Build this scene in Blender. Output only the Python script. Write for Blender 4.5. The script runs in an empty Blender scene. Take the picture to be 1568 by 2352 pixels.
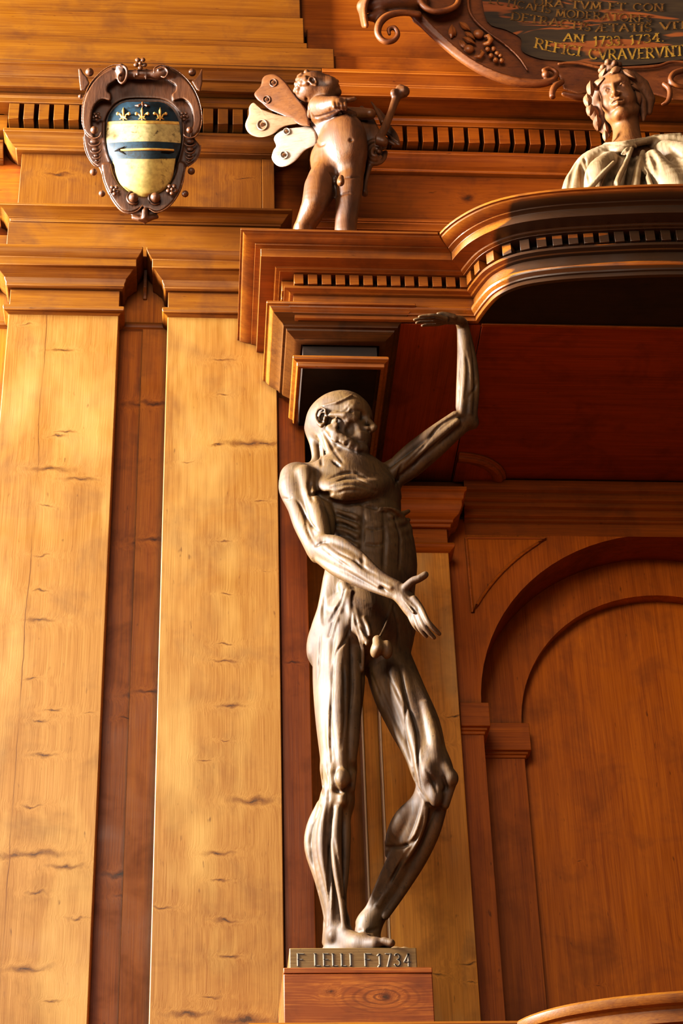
import bpy, bmesh, math, random, os
import numpy as np
from mathutils import Vector, Matrix
random.seed(7)
scene = bpy.context.scene
COL = scene.collection
QUICK = 1.0

# ------------------------------------------------------------------ camera calibration (the photo is 1568 x 2352)
F = 4486.6
def _rot(rx, ry, rz):
    cx, sx = math.cos(rx), math.sin(rx); cy, sy = math.cos(ry), math.sin(ry); cz, sz = math.cos(rz), math.sin(rz)
    B = np.array([[1, 0, 0], [0, 0, -1], [0, 1, 0]], float)
    Yw = np.array([[cy, -sy, 0], [sy, cy, 0], [0, 0, 1]])
    Px = np.array([[1, 0, 0], [0, cx, -sx], [0, sx, cx]])
    Rz = np.array([[cz, -sz, 0], [sz, cz, 0], [0, 0, 1]])
    return Rz @ Px @ B @ Yw
MC = _rot(-0.58508, 0.08294, -0.034)
CAM = np.array([0.0, -5.2, 1.6])
def P(px, py, Y):
    """world point seen at pixel (px,py) lying on the vertical plane y = Y"""
    d = MC.T @ np.array([px - 784, py - 1176, F])
    return CAM + d * ((Y - CAM[1]) / d[1])
def px_size(p):
    return float((MC @ (np.array(p) - CAM))[2] / F)
cam = bpy.data.cameras.new('camera'); cam.sensor_width = 36; cam.sensor_fit = 'AUTO'
cam.lens = 36 * F / 2352; cam.clip_start = .05; cam.clip_end = 60
co = bpy.data.objects.new('camera', cam); COL.objects.link(co)
m = MC.T @ np.diag([1, -1, -1])
mw = Matrix.Identity(4)
for i in range(3):
    for j in range(3): mw[i][j] = m[i][j]
    mw[i][3] = CAM[i]
co.matrix_world = mw
scene.camera = co

# ------------------------------------------------------------------ node helpers
class NT:
    def __init__(s, name):
        s.mat = bpy.data.materials.new(name); s.mat.use_nodes = True
        s.t = s.mat.node_tree; s.n = s.t.nodes; s.l = s.t.links
        s.bsdf = s.n['Principled BSDF']
    def node(s, typ, **kw):
        n = s.n.new(typ)
        for k, v in kw.items(): setattr(n, k, v)
        return n
    def link(s, a, b): s.l.new(a, b)
    def val(s, sock, v):
        if hasattr(v, 'is_output') or isinstance(v, bpy.types.NodeSocket): s.l.new(v, sock)
        else: sock.default_value = v
    def math(s, op, a, b=0.0, c=0.0, clamp=False):
        n = s.node('ShaderNodeMath', operation=op, use_clamp=clamp)
        s.val(n.inputs[0], a); s.val(n.inputs[1], b); s.val(n.inputs[2], c)
        return n.outputs[0]
    def vmath(s, op, a, b=(0, 0, 0)):
        n = s.node('ShaderNodeVectorMath', operation=op)
        s.val(n.inputs[0], a); s.val(n.inputs[1], b)
        return n.outputs['Value'] if op in ('LENGTH', 'DISTANCE', 'DOT_PRODUCT') else n.outputs['Vector']
    def noise(s, vec, scale, detail=3, rough=.55, dist=0.0):
        n = s.node('ShaderNodeTexNoise'); s.val(n.inputs['Vector'], vec)
        n.inputs['Scale'].default_value = scale; n.inputs['Detail'].default_value = detail
        n.inputs['Roughness'].default_value = rough; n.inputs['Distortion'].default_value = dist
        return n.outputs['Fac']
    def remap(s, v, a, b, c=0.0, d=1.0, smooth=False):
        n = s.node('ShaderNodeMapRange', clamp=True)
        if smooth: n.interpolation_type = 'SMOOTHSTEP'
        s.val(n.inputs[0], v)
        for i, x in enumerate((a, b, c, d)): n.inputs[1 + i].default_value = x
        return n.outputs[0]
    def mix(s, fac, a, b, mode='MIX'):
        n = s.node('ShaderNodeMix', data_type='RGBA', blend_type=mode)
        s.val(n.inputs[0], fac)
        for sock, v in ((n.inputs[6], a), (n.inputs[7], b)):
            if isinstance(v, tuple): sock.default_value = (*v[:3], 1)
            else: s.l.new(v, sock)
        return n.outputs[2]
    def ramp(s, fac, stops):
        n = s.node('ShaderNodeValToRGB'); s.val(n.inputs[0], fac)
        e = n.color_ramp.elements
        while len(e) < len(stops): e.new(.5)
        for i, (p, c) in enumerate(stops): e[i].position = p; e[i].color = (*c, 1)
        return n.outputs[0]
    def bump(s, h, strength=.2, dist=.002):
        n = s.node('ShaderNodeBump'); n.inputs['Strength'].default_value = strength; n.inputs['Distance'].default_value = dist
        s.val(n.inputs['Height'], h); s.l.new(n.outputs[0], s.bsdf.inputs['Normal'])

def wood(name, light, dark, axis='Z', knots=(), rough=.42, stain=(.03, .012, .003), stain_amt=.5, seed=0., contrast=1.0,
         rings=None, patina=None, spec=.24, pale=None, dirt=.8, crack=None):
    """procedural timber: fibres along `axis`, growth bands, weather stains, hand-placed knots (x, z, size)"""
    t = NT(name); pos = t.node('ShaderNodeNewGeometry').outputs['Position']
    pos = t.vmath('ADD', pos, (seed * 1.37, seed * .77, seed * 2.11))
    along = {'X': (.10, 1, 1), 'Y': (1, .10, 1), 'Z': (1, 1, .10)}[axis]
    warp = None; kd = None
    if knots:
        nd = t.node('ShaderNodeTexNoise'); t.val(nd.inputs['Vector'], pos); nd.inputs['Scale'].default_value = 26; nd.inputs['Detail'].default_value = 3
        kp = t.vmath('ADD', pos, t.vmath('MULTIPLY', t.vmath('SUBTRACT', nd.outputs['Color'], (.5, .5, .5)), (.045, 0, .040)))
    for (kx, kz, ks) in knots:
        sx, sz = (ks * .72, ks * .11) if axis == 'Z' else (ks * .40, ks * .28)
        d = t.vmath('SUBTRACT', kp, (kx + seed * 1.37, 0, kz + seed * 2.11))
        d = t.vmath('MULTIPLY', d, (1 / sx, 0, 1 / sz))
        r = t.vmath('LENGTH', d)
        g = t.math('DIVIDE', 1.0, t.math('ADD', 1.0, t.math('POWER', r, 1.7)))
        warp = g if warp is None else t.math('MAXIMUM', warp, g)
    p2 = pos
    if warp is not None:
        cmb = t.node('ShaderNodeCombineXYZ')
        w = t.math('MULTIPLY', warp, .03)
        for i in range(3): t.val(cmb.inputs[i], w)
        p2 = t.vmath('ADD', pos, cmb.outputs[0])
    pa = t.vmath('MULTIPLY', p2, along)
    wob = t.noise(pos, 2.2, 2)
    cmb = t.node('ShaderNodeCombineXYZ')
    for i in range(3): t.val(cmb.inputs[i], t.math('MULTIPLY', wob, .02))
    pa = t.vmath('ADD', pa, cmb.outputs[0])
    big = t.noise(pa, 9, 3, .6)
    fine = t.noise(t.vmath('MULTIPLY', p2, tuple(.018 if a < 1 else 1 for a in along)), 260, 2, .6)
    mid = t.noise(t.vmath('MULTIPLY', p2, tuple(.05 if a < 1 else 1 for a in along)), 60, 3, .6)
    f = t.math('ADD', t.math('MULTIPLY', big, .42), t.math('ADD', t.math('MULTIPLY', fine, .52 * contrast), t.math('MULTIPLY', mid, .40 * contrast)))
    f = t.remap(f, .40, .92)
    c = t.ramp(f, [(0, light), (.45, tuple(.6 * a + .4 * b for a, b in zip(light, dark))), (1, dark)])
    blotch = t.noise(pos, 5.5, 4, .62, .4)
    c = t.mix(t.math('MULTIPLY', t.remap(blotch, .50, .72), stain_amt), c, tuple(a * .38 for a in dark))
    if pale:
        pb = t.noise(t.vmath('MULTIPLY', pos, tuple(.35 if a < 1 else 1 for a in along)), 6, 3)
        c = t.mix(t.math('MULTIPLY', t.remap(pb, .5, .7), .6), c, pale)
    specks = t.noise(t.vmath('MULTIPLY', pos, tuple(.3 if a < 1 else 1 for a in along)), 75, 2, .5)
    c = t.mix(t.math('MULTIPLY', t.remap(specks, .70, .80), .6), c, tuple(a * .3 for a in dark))
    if warp is not None:
        nz = t.noise(pos, 38, 3)
        kk = t.math('ADD', warp, t.math('MULTIPLY', t.math('SUBTRACT', nz, .5), .5))
        c = t.mix(t.math('MULTIPLY', t.remap(warp, .06, .3), .22), c, tuple(min(1, a * 1.08) for a in light))
        c = t.mix(t.math('MULTIPLY', t.remap(kk, .26, .66), .75), c, tuple(a * .55 for a in dark))
        c = t.mix(t.math('MULTIPLY', t.remap(kk, .74, .98), .9), c, stain)
    if rings:
        rx, rz, rsx, rsz, fr = rings
        d = t.vmath('SUBTRACT', pos, (rx + seed * 1.37, 0, rz + seed * 2.11))
        d = t.vmath('MULTIPLY', d, (1 / rsx, 0, 1 / rsz))
        nzz = t.noise(pos, 14, 3)
        r = t.math('ADD', t.vmath('LENGTH', d), t.math('MULTIPLY', nzz, .35))
        sn = t.math('SINE', t.math('MULTIPLY', r, fr))
        c = t.mix(t.math('MULTIPLY', t.math('MULTIPLY', t.remap(sn, .1, .9), t.remap(r, 2.6, .4)), .75), c, tuple(a * .35 for a in dark))
    if crack is not None:
        sx_ = t.node('ShaderNodeSeparateXYZ'); t.link(pos, sx_.inputs[0])
        wv = t.noise(t.vmath('MULTIPLY', pos, (0, 0, 1)), 3.5, 3)
        dx_ = t.math('ABSOLUTE', t.math('ADD', t.math('SUBTRACT', sx_.outputs[0], crack + seed * 1.37), t.math('MULTIPLY', t.math('SUBTRACT', wv, .5), .035)))
        c = t.mix(t.math('MULTIPLY', t.remap(dx_, .0022, .0006), t.remap(t.noise(t.vmath('MULTIPLY', pos, (0, 0, 1)), 2.0, 2), .38, .55)), c, tuple(q * .4 for q in dark))
        c = t.mix(t.math('MULTIPLY', t.remap(dx_, .03, .0), .3), c, dark)
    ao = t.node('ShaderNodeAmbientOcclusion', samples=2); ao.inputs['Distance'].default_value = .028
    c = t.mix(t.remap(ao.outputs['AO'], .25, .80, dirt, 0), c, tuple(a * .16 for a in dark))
    if patina:
        col, fn = patina
        c = t.mix(fn(t, pos), c, col)
    t.link(c, t.bsdf.inputs['Base Color'])
    t.val(t.bsdf.inputs['Roughness'], t.remap(blotch, .3, .7, rough - .07, rough + .12))
    t.bsdf.inputs['Specular IOR Level'].default_value = spec
    t.bump(t.math('ADD', fine, t.math('MULTIPLY', mid, .7)), .16, .0015)
    return t.mat

# ------------------------------------------------------------------ mesh builder
class MB:
    def __init__(s): s.v = []; s.f = []; s.swept = False
    def add(s, vs, fs):
        b = len(s.v); s.v += [tuple(map(float, v)) for v in vs]; s.f += [tuple(i + b for i in f) for f in fs]; return s
    def box(s, x0, x1, y0, y1, z0, z1):
        vs = [(x, y, z) for z in (z0, z1) for y in (y0, y1) for x in (x0, x1)]
        return s.add(vs, [(0, 2, 3, 1), (4, 5, 7, 6), (0, 1, 5, 4), (1, 3, 7, 5), (3, 2, 6, 7), (2, 0, 4, 6)])
    def quad(s, *p): return s.add(p, [(0, 1, 2, 3)])
    def sweep(s, path, prof, cap=True, close_top=True):
        """path: plan polyline [(x,y)], prof: [(outward offset, z)]; outward is to the right of travel (towards -y when going +x)"""
        n = len(path); rings = []; s.swept = True
        for i in range(n):
            p = Vector(path[i])
            d0 = (Vector(path[i]) - Vector(path[i - 1])).normalized() if i else None
            d1 = (Vector(path[i + 1]) - Vector(path[i])).normalized() if i < n - 1 else None
            if d0 is None: d0 = d1
            if d1 is None: d1 = d0
            n0 = Vector((d0.y, -d0.x)); n1 = Vector((d1.y, -d1.x))
            nn = (n0 + n1); nn = nn / max(.25, (1 + n0.dot(n1)))
            rings.append([(p.x + nn.x * o, p.y + nn.y * o, z) for o, z in prof])
        k = len(prof); vs = [v for r in rings for v in r]; fs = []
        for i in range(n - 1):
            for j in range(k - 1):
                a = i * k + j; fs.append((a, a + k, a + k + 1, a + 1))
        s.add(vs, fs)
        if cap:
            s.add(rings[0], [tuple(range(k))]); s.add(rings[-1], [tuple(reversed(range(k)))])
        return s
    def prism(s, poly, depth, at):
        """poly in 2-D, at(u,v,h) -> world; h from 0 to depth"""
        n = len(poly)
        a = [at(u, v, 0) for u, v in poly]; b = [at(u, v, depth) for u, v in poly]
        s.add(a + b, [tuple(reversed(range(n))), tuple(range(n, 2 * n))] + [(i, (i + 1) % n, n + (i + 1) % n, n + i) for i in range(n)])
        return s
    def tube(s, pts, rad, seg=10, flat=1.0, up=None, closed_ends=True):
        pts = [Vector(p) for p in pts]; n = len(pts)
        rad = [rad] * n if isinstance(rad, (int, float)) else list(rad)
        vs = []; prev = None
        for i, p in enumerate(pts):
            d = (pts[min(i + 1, n - 1)] - pts[max(i - 1, 0)]).normalized()
            u = Vector(up) if up is not None else (prev if prev is not None else (Vector((0, 1, 0)) if abs(d.y) < .9 else Vector((1, 0, 0))))
            u = (u - d * u.dot(d)).normalized(); prev = u; w = d.cross(u)
            for k in range(seg):
                a = 2 * math.pi * k / seg
                vs.append(p + u * (math.cos(a) * rad[i] * flat) + w * (math.sin(a) * rad[i]))
        fs = [(i * seg + k, i * seg + (k + 1) % seg, (i + 1) * seg + (k + 1) % seg, (i + 1) * seg + k) for i in range(n - 1) for k in range(seg)]
        if closed_ends: fs += [tuple(reversed(range(seg))), tuple((n - 1) * seg + k for k in range(seg))]
        return s.add(vs, fs)
    def ball(s, c, r, seg=14, rings=9, sc=(1, 1, 1)):
        vs = [(c[0], c[1], c[2] + r * sc[2])]
        for i in range(1, rings):
            a = math.pi * i / rings
            for k in range(seg):
                b = 2 * math.pi * k / seg
                vs.append((c[0] + r * sc[0] * math.sin(a) * math.cos(b), c[1] + r * sc[1] * math.sin(a) * math.sin(b), c[2] + r * sc[2] * math.cos(a)))
        vs.append((c[0], c[1], c[2] - r * sc[2])); e = len(vs) - 1
        fs = [(0, 1 + k, 1 + (k + 1) % seg) for k in range(seg)]
        for i in range(rings - 2):
            o = 1 + i * seg
            fs += [(o + k, o + seg + k, o + seg + (k + 1) % seg, o + (k + 1) % seg) for k in range(seg)]
        o = 1 + (rings - 2) * seg
        fs += [(o + (k + 1) % seg, o + k, e) for k in range(seg)]
        return s.add(vs, fs)
    def build(s, name, mat, parent=None, smooth=35, bevel=0.0, recalc=True):
        me = bpy.data.meshes.new(name); me.from_pydata(s.v, [], s.f)
        if recalc:
            bm = bmesh.new(); bm.from_mesh(me); bmesh.ops.remove_doubles(bm, verts=bm.verts, dist=1e-6)
            bmesh.ops.recalc_face_normals(bm, faces=bm.faces); bm.to_mesh(me); bm.free()
        me.materials.append(mat)
        if smooth:
            for p in me.polygons: p.use_smooth = True
            me.set_sharp_from_angle(angle=math.radians(smooth))
        o = bpy.data.objects.new(name, me); COL.objects.link(o)
        if parent is not None: put(o, parent)
        if s.swept and not bevel: bevel = .0022
        if bevel:
            b = o.modifiers.new('bevel', 'BEVEL'); b.width = bevel; b.segments = 2; b.limit_method = 'ANGLE'; b.angle_limit = math.radians(40)
        return o

def put(o, parent):
    """parent o, keeping the world coordinates its mesh was written in"""
    o.parent = parent
    root = Vector((0, 0, 0)); p = parent
    while p is not None: root = root + p.location; p = p.parent
    o.location = -root
    return o
def tag(o, label=None, cat=None, group=None, kind=None):
    for k, v in (('label', label), ('category', cat), ('group', group), ('kind', kind)):
        if v: o[k] = v
    return o
def thing(name, loc, label, cat, group=None):
    o = bpy.data.objects.new(name, None); COL.objects.link(o); o.location = tuple(map(float, loc)); o.empty_display_size = .05
    return tag(o, label, cat, group)
def struct(o): o['kind'] = 'structure'; return o
def catmull(pts, n=8):
    pts = [Vector(p) for p in pts]; out = []
    for i in range(len(pts) - 1):
        p0 = pts[max(i - 1, 0)]; p1 = pts[i]; p2 = pts[i + 1]; p3 = pts[min(i + 2, len(pts) - 1)]
        for k in range(n):
            t = k / n
            out.append(.5 * ((2 * p1) + (p2 - p0) * t + (2 * p0 - 5 * p1 + 4 * p2 - p3) * t * t + (3 * p1 - p0 - 3 * p2 + p3) * t ** 3))
    out.append(pts[-1]); return [tuple(p) for p in out]
# ------------------------------------------------------------------ timber materials
def pk(lst, Y):
    out = []
    for (x, y, s) in lst:
        p = P(x, y, Y); out.append((float(p[0]), float(p[2]), s))
    return out
PALE = (.262, .113, .024); PALE_D = (.140, .045, .0042)
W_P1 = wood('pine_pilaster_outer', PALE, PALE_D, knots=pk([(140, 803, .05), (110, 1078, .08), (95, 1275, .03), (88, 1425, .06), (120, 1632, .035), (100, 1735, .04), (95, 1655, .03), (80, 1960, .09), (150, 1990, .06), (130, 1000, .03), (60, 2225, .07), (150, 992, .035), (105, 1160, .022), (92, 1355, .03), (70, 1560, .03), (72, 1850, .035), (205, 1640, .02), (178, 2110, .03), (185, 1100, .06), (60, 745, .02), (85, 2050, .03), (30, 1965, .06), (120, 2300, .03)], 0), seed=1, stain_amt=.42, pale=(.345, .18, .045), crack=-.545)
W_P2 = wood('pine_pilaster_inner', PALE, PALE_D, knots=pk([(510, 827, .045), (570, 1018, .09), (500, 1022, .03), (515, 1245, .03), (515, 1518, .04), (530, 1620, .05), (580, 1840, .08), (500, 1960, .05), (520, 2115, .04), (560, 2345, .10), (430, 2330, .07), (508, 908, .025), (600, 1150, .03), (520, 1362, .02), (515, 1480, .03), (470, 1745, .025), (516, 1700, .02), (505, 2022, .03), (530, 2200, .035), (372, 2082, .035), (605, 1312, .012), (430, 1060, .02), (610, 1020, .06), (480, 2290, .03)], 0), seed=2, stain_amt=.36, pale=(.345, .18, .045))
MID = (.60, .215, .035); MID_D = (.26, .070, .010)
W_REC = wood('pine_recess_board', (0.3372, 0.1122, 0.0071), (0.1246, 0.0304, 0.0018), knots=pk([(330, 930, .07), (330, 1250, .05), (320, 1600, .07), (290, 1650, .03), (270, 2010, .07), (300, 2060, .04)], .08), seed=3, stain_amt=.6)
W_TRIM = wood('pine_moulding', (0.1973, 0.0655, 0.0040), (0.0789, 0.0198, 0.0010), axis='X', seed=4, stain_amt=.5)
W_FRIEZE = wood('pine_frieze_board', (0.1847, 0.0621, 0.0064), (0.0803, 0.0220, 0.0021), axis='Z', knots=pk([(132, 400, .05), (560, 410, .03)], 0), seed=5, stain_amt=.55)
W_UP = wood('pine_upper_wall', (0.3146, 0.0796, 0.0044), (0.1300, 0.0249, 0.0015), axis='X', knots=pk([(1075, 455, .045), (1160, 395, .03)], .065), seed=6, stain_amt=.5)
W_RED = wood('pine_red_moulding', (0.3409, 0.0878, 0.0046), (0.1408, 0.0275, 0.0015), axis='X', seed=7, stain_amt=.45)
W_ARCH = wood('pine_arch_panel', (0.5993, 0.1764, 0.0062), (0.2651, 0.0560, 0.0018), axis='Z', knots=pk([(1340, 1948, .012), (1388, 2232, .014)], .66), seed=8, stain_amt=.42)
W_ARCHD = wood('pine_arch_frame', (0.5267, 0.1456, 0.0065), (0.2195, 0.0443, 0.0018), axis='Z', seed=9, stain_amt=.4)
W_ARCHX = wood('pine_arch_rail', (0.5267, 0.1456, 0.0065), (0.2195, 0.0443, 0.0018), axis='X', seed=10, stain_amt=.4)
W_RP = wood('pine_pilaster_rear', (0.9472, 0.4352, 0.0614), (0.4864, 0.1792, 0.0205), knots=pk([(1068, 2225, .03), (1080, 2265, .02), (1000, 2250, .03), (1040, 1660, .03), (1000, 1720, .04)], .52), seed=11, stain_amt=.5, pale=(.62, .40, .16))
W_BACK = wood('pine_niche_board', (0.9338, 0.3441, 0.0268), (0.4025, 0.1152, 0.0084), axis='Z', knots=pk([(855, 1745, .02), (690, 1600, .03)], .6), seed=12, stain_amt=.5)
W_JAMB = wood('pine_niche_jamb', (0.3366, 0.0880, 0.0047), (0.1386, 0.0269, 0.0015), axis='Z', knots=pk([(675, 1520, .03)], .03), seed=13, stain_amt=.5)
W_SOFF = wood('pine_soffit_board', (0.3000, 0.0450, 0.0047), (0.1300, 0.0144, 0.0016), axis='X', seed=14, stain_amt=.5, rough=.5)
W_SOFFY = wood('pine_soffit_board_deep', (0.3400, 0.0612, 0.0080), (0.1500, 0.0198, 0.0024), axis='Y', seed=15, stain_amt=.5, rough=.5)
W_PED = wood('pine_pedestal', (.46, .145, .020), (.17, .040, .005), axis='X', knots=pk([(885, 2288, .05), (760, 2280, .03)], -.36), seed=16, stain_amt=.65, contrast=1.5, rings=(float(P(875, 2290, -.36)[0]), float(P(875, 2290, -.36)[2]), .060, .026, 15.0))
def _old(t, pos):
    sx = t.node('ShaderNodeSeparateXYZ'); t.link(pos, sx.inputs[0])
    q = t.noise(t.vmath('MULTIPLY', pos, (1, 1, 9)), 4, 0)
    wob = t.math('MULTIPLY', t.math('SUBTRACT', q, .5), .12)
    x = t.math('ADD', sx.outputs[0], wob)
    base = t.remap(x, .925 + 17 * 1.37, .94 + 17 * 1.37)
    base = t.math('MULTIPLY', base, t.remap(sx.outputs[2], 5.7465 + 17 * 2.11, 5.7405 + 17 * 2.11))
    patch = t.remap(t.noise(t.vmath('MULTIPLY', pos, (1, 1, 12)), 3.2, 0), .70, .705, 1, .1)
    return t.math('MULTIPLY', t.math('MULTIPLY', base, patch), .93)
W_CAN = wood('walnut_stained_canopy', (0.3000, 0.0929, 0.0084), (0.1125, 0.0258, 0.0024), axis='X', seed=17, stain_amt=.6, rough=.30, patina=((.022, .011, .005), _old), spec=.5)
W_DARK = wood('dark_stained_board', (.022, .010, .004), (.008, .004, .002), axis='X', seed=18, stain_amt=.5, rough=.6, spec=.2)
W_BLK = wood('dark_stained_cap', (0.1120, 0.0378, 0.0067), (0.0350, 0.0126, 0.0034), axis='X', seed=19, stain_amt=.7, rough=.34)
BLACK = wood('near_black_wood', (.010, .006, .003), (.005, .003, .002), axis='X', seed=20, rough=.8, spec=.1)  # near-black wood for the arrowheads on the shield

# ------------------------------------------------------------------ room shell
struct(MB().box(-1.9, 3.4, -6.6, .75, -.08, 0).build('floor', W_ARCHX))
struct(MB().box(-1.6, .32, .08, .16, 0, 6.1).build('wall_left', W_REC))
struct(MB().box(-1.6, .32, .065, .16, 6.096, 8.0).box(.32, 3.3, .065, .16, 5.56, 8.0).build('wall_upper', W_UP))
struct(MB().box(.30, .846, .610, .76, 0, 5.54).box(.846, 3.3, .795, .83, 0, 5.54).build('wall_back', W_BACK))
struct(MB().box(.2335, .322, .03, .16, 0, 5.535).box(.27, .2995, .16, .76, 0, 5.535).build('wall_jamb', W_JAMB, bevel=.003))
struct(MB().box(.318, 3.25, .163, .83, 5.557, 5.60).build('ceiling', W_SOFF))

# ------------------------------------------------------------------ pilasters
X1A, X1B, X2A, X2B = -.676, -.304, -.139, .231
def uprofile(pts): return pts
CAPP = [(0, 5.956), (.010, 5.956), (.016, 5.962), (.016, 5.975), (.020, 5.982), (.022, 5.992), (.036, 6.004), (.046, 6.016), (.050, 6.018), (.056, 6.020), (.056, 6.054), (.062, 6.058), (.066, 6.064), (.072, 6.072), (.075, 6.080), (.0765, 6.082), (.0765, 6.092), (0, 6.095)]
ASTP = [(0, 5.845), (.004, 5.848), (.008, 5.852), (.016, 5.856), (.019, 5.864), (.018, 5.873), (.012, 5.879), (0, 5.882)]
def ret(x0, x1, yf, yb): return [(x0, yb), (x0, yf), (x1, yf), (x1, yb)]
def pilaster(name, x0, x1, yf, yb, zt, label, matw, trim, capp, astp, zc, group, seam=None, ym=None):
    ym = ym or yb
    t = thing('pilaster', ((x0 + x1) / 2, yb, 0), label, 'pilaster', group)
    mb = MB()
    if seam: mb.box(x0, seam - .0008, yf, yb, 0, zt).box(seam + .0008, x1, yf + .001, yb, 0, zt)
    else: mb.box(x0, x1, yf, yb, 0, zt)
    mb.build('shaft', matw, t, bevel=.003)
    MB().sweep(ret(x0, x1, yf, ym), astp).build('astragal', trim, t)
    MB().box(x0, x1, yf, yb, zt + .0005, zc).build('neck', trim, t, bevel=.002)
    MB().sweep(ret(x0, x1, yf, ym), capp).build('capital', trim, t)
    return t
pilaster('a', X1A, X1B, 0, .078, 5.862, 'pale pine pilaster at the left picture edge, a long crack down its shaft', W_P1, W_TRIM, CAPP, ASTP, 5.957, 'paired pine pilasters')
pilaster('b', X2A, X2B, 0, .078, 5.862, 'pale knotty pine pilaster right beside the flayed statue, its capital partly behind the canopy', W_P2, W_TRIM, CAPP, ASTP, 5.957, 'paired pine pilasters')
W_REC2 = wood('pine_recess_pale_board', (0.3596, 0.1355, 0.0129), (0.1612, 0.0442, 0.0030), knots=pk([(355, 925, .07), (350, 1240, .06), (340, 1590, .06)], .075), seed=23, stain_amt=.5)
struct(MB().box(-.225, X2A + .002, .0755, .0795, 0, 5.86).build('wall_recess', W_REC2, bevel=.001))
# recess board mouldings between the pilasters
o = MB().sweep([(-1.5, .08), (X1A, .08)], [(a * .6, z) for a, z in ASTP]).sweep([(X1B, .08), (X2A, .08)], [(a * .6, z) for a, z in ASTP]).build('trim_1', W_TRIM); struct(o)
CAPS = [(0, 5.985), (.006, 5.985), (.008, 5.995), (.02, 6.01), (.03, 6.02), (.03, 6.06), (.04, 6.09), (0, 6.092)]
o = MB().sweep([(-1.5, .08), (X1A - .08, .08)], CAPS).sweep([(X1B + .076, .08), (X2A - .076, .08)], CAPS).build('trim_2', W_TRIM); struct(o)

# entablature of the left bay: fascia, ledge, frieze
o = MB().box(-.700, .2475, -.022, .075, 6.095, 6.240).box(-1.6, -.70, .045, .08, 6.095, 6.240).build('trim_3', W_TRIM, bevel=.002); struct(o)
LEDP = [(0, 6.236), (.012, 6.238), (.014, 6.248), (.020, 6.250), (.020, 6.258), (.028, 6.262), (.036, 6.270), (.046, 6.283), (.054, 6.287), (.060, 6.289), (.060, 6.298), (0, 6.302)]
o = MB().sweep(ret(-.676, .231, 0, .07), LEDP).sweep([(-1.6, .06), (-.76, .06)], LEDP).build('trim_4', W_TRIM); struct(o)
o = MB().box(-.676, .186, .0, .066, 6.30, 6.60).box(.1865, .231, -.001, .066, 6.30, 6.60).build('trim_5', W_FRIEZE, bevel=.002); struct(o)
o = MB().sweep([(.33, .065), (3.3, .065)], [(0, 6.305), (.018, 6.307), (.018, 6.338), (.026, 6.341), (.026, 6.352), (0, 6.355)]).build('trim_6', W_RED); struct(o)

# dentil cornices
OVO = [(0, 6.588), (.004, 6.588), (.020, 6.590), (.022, 6.596), (.034, 6.602), (.046, 6.612), (.055, 6.624), (.060, 6.634), (.065, 6.637), (.065, 6.652), (.055, 6.655), (.012, 6.660), (.012, 6.745), (.10, 6.745), (.10, 6.768), (.104, 6.772), (.104, 6.790), (0, 6.792)]
def dentil_row(root, xs, y, z0, z1, w, d, mat):
    first = None
    for x in xs:
        if first is None:
            first = MB().box(-w / 2, w / 2, -d, .037, 0, z1 - z0).build('dentil', mat, None, bevel=.0015)
            q = first
        else:
            q = first.copy(); COL.objects.link(q)
        q.parent = root; q.location = Vector((x, y, z0)) - root.location
bl = thing('dentil_cornice', (-.22, .03, 6.588), 'dentilled pine cornice projecting above the shield, left stretch of the wall', 'cornice', 'dentil cornices')
MB().sweep(ret(-.676, .231, 0, .063), OVO).build('bed_moulding', W_TRIM, bl)
PIT = .0535
dentil_row(bl, [-.705 + PIT * i for i in range(19)], -.050, 6.668, 6.7445, .037, .045, W_TRIM)
br = thing('dentil_cornice', (1.7, .063, 6.588), 'redder dentilled cornice running behind the winged child and the draped woman', 'cornice', 'dentil cornices')
MB().sweep([(.36, .064), (3.3, .064)], OVO).build('bed_moulding', W_RED, br)
dentil_row(br, [.40 + .0565 * i for i in range(44)], .064 - .050, 6.668, 6.7445, .0405, .045, W_RED)
bs = thing('dentil_cornice', (-1.15, .063, 6.588), 'short set-back piece of dentilled cornice at the upper left edge', 'cornice', 'dentil cornices')
MB().sweep([(-1.6, .06), (-.745, .06)], OVO).build('bed_moulding', W_TRIM, bs)
dentil_row(bs, [-1.5 + PIT * i for i in range(15)], .06 - .050, 6.668, 6.7445, .037, .045, W_TRIM)
# continuous corona and attic courses
COR = [(0, 6.7915), (.128, 6.7915), (.128, 6.785), (.140, 6.785), (.140, 6.831), (.146, 6.833), (.148, 6.838), (.160, 6.846), (.168, 6.856), (.172, 6.859), (.180, 6.861), (.180, 6.876), (.172, 6.880), (.171, 6.884), (0, 6.884)]
o = MB().sweep([(-1.6, 0), (.4, 0)], COR).build('trim_7', W_TRIM); struct(o)
o = MB().sweep([(.4005, 0), (3.3, 0)], COR).build('trim_15', W_RED); struct(o)  # redder tone stands in for light falling off along the corona
o = MB().box(-1.6, .449, -.171, .064, 6.8845, 6.990).build('trim_8', W_TRIM, bevel=.004); struct(o)
o = MB().box(-1.6, .356, -.112, .064, 6.9905, 7.080).box(-1.6, .345, -.102, .064, 7.0805, 7.225).build('trim_9', W_TRIM, bevel=.004); struct(o)
o = MB().box(-1.6, .336, -.066, .064, 7.2255, 7.5).build('trim_10', W_TRIM, bevel=.004); struct(o)
o = MB().box(.4495, 3.3, -.150, .064, 6.8845, 6.975).box(.3565, 3.3, -.07, .064, 6.9755, 7.20).box(.337, 3.3, -.03, .064, 7.2005, 7.5).build('trim_11', W_UP, bevel=.004); struct(o)

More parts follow.
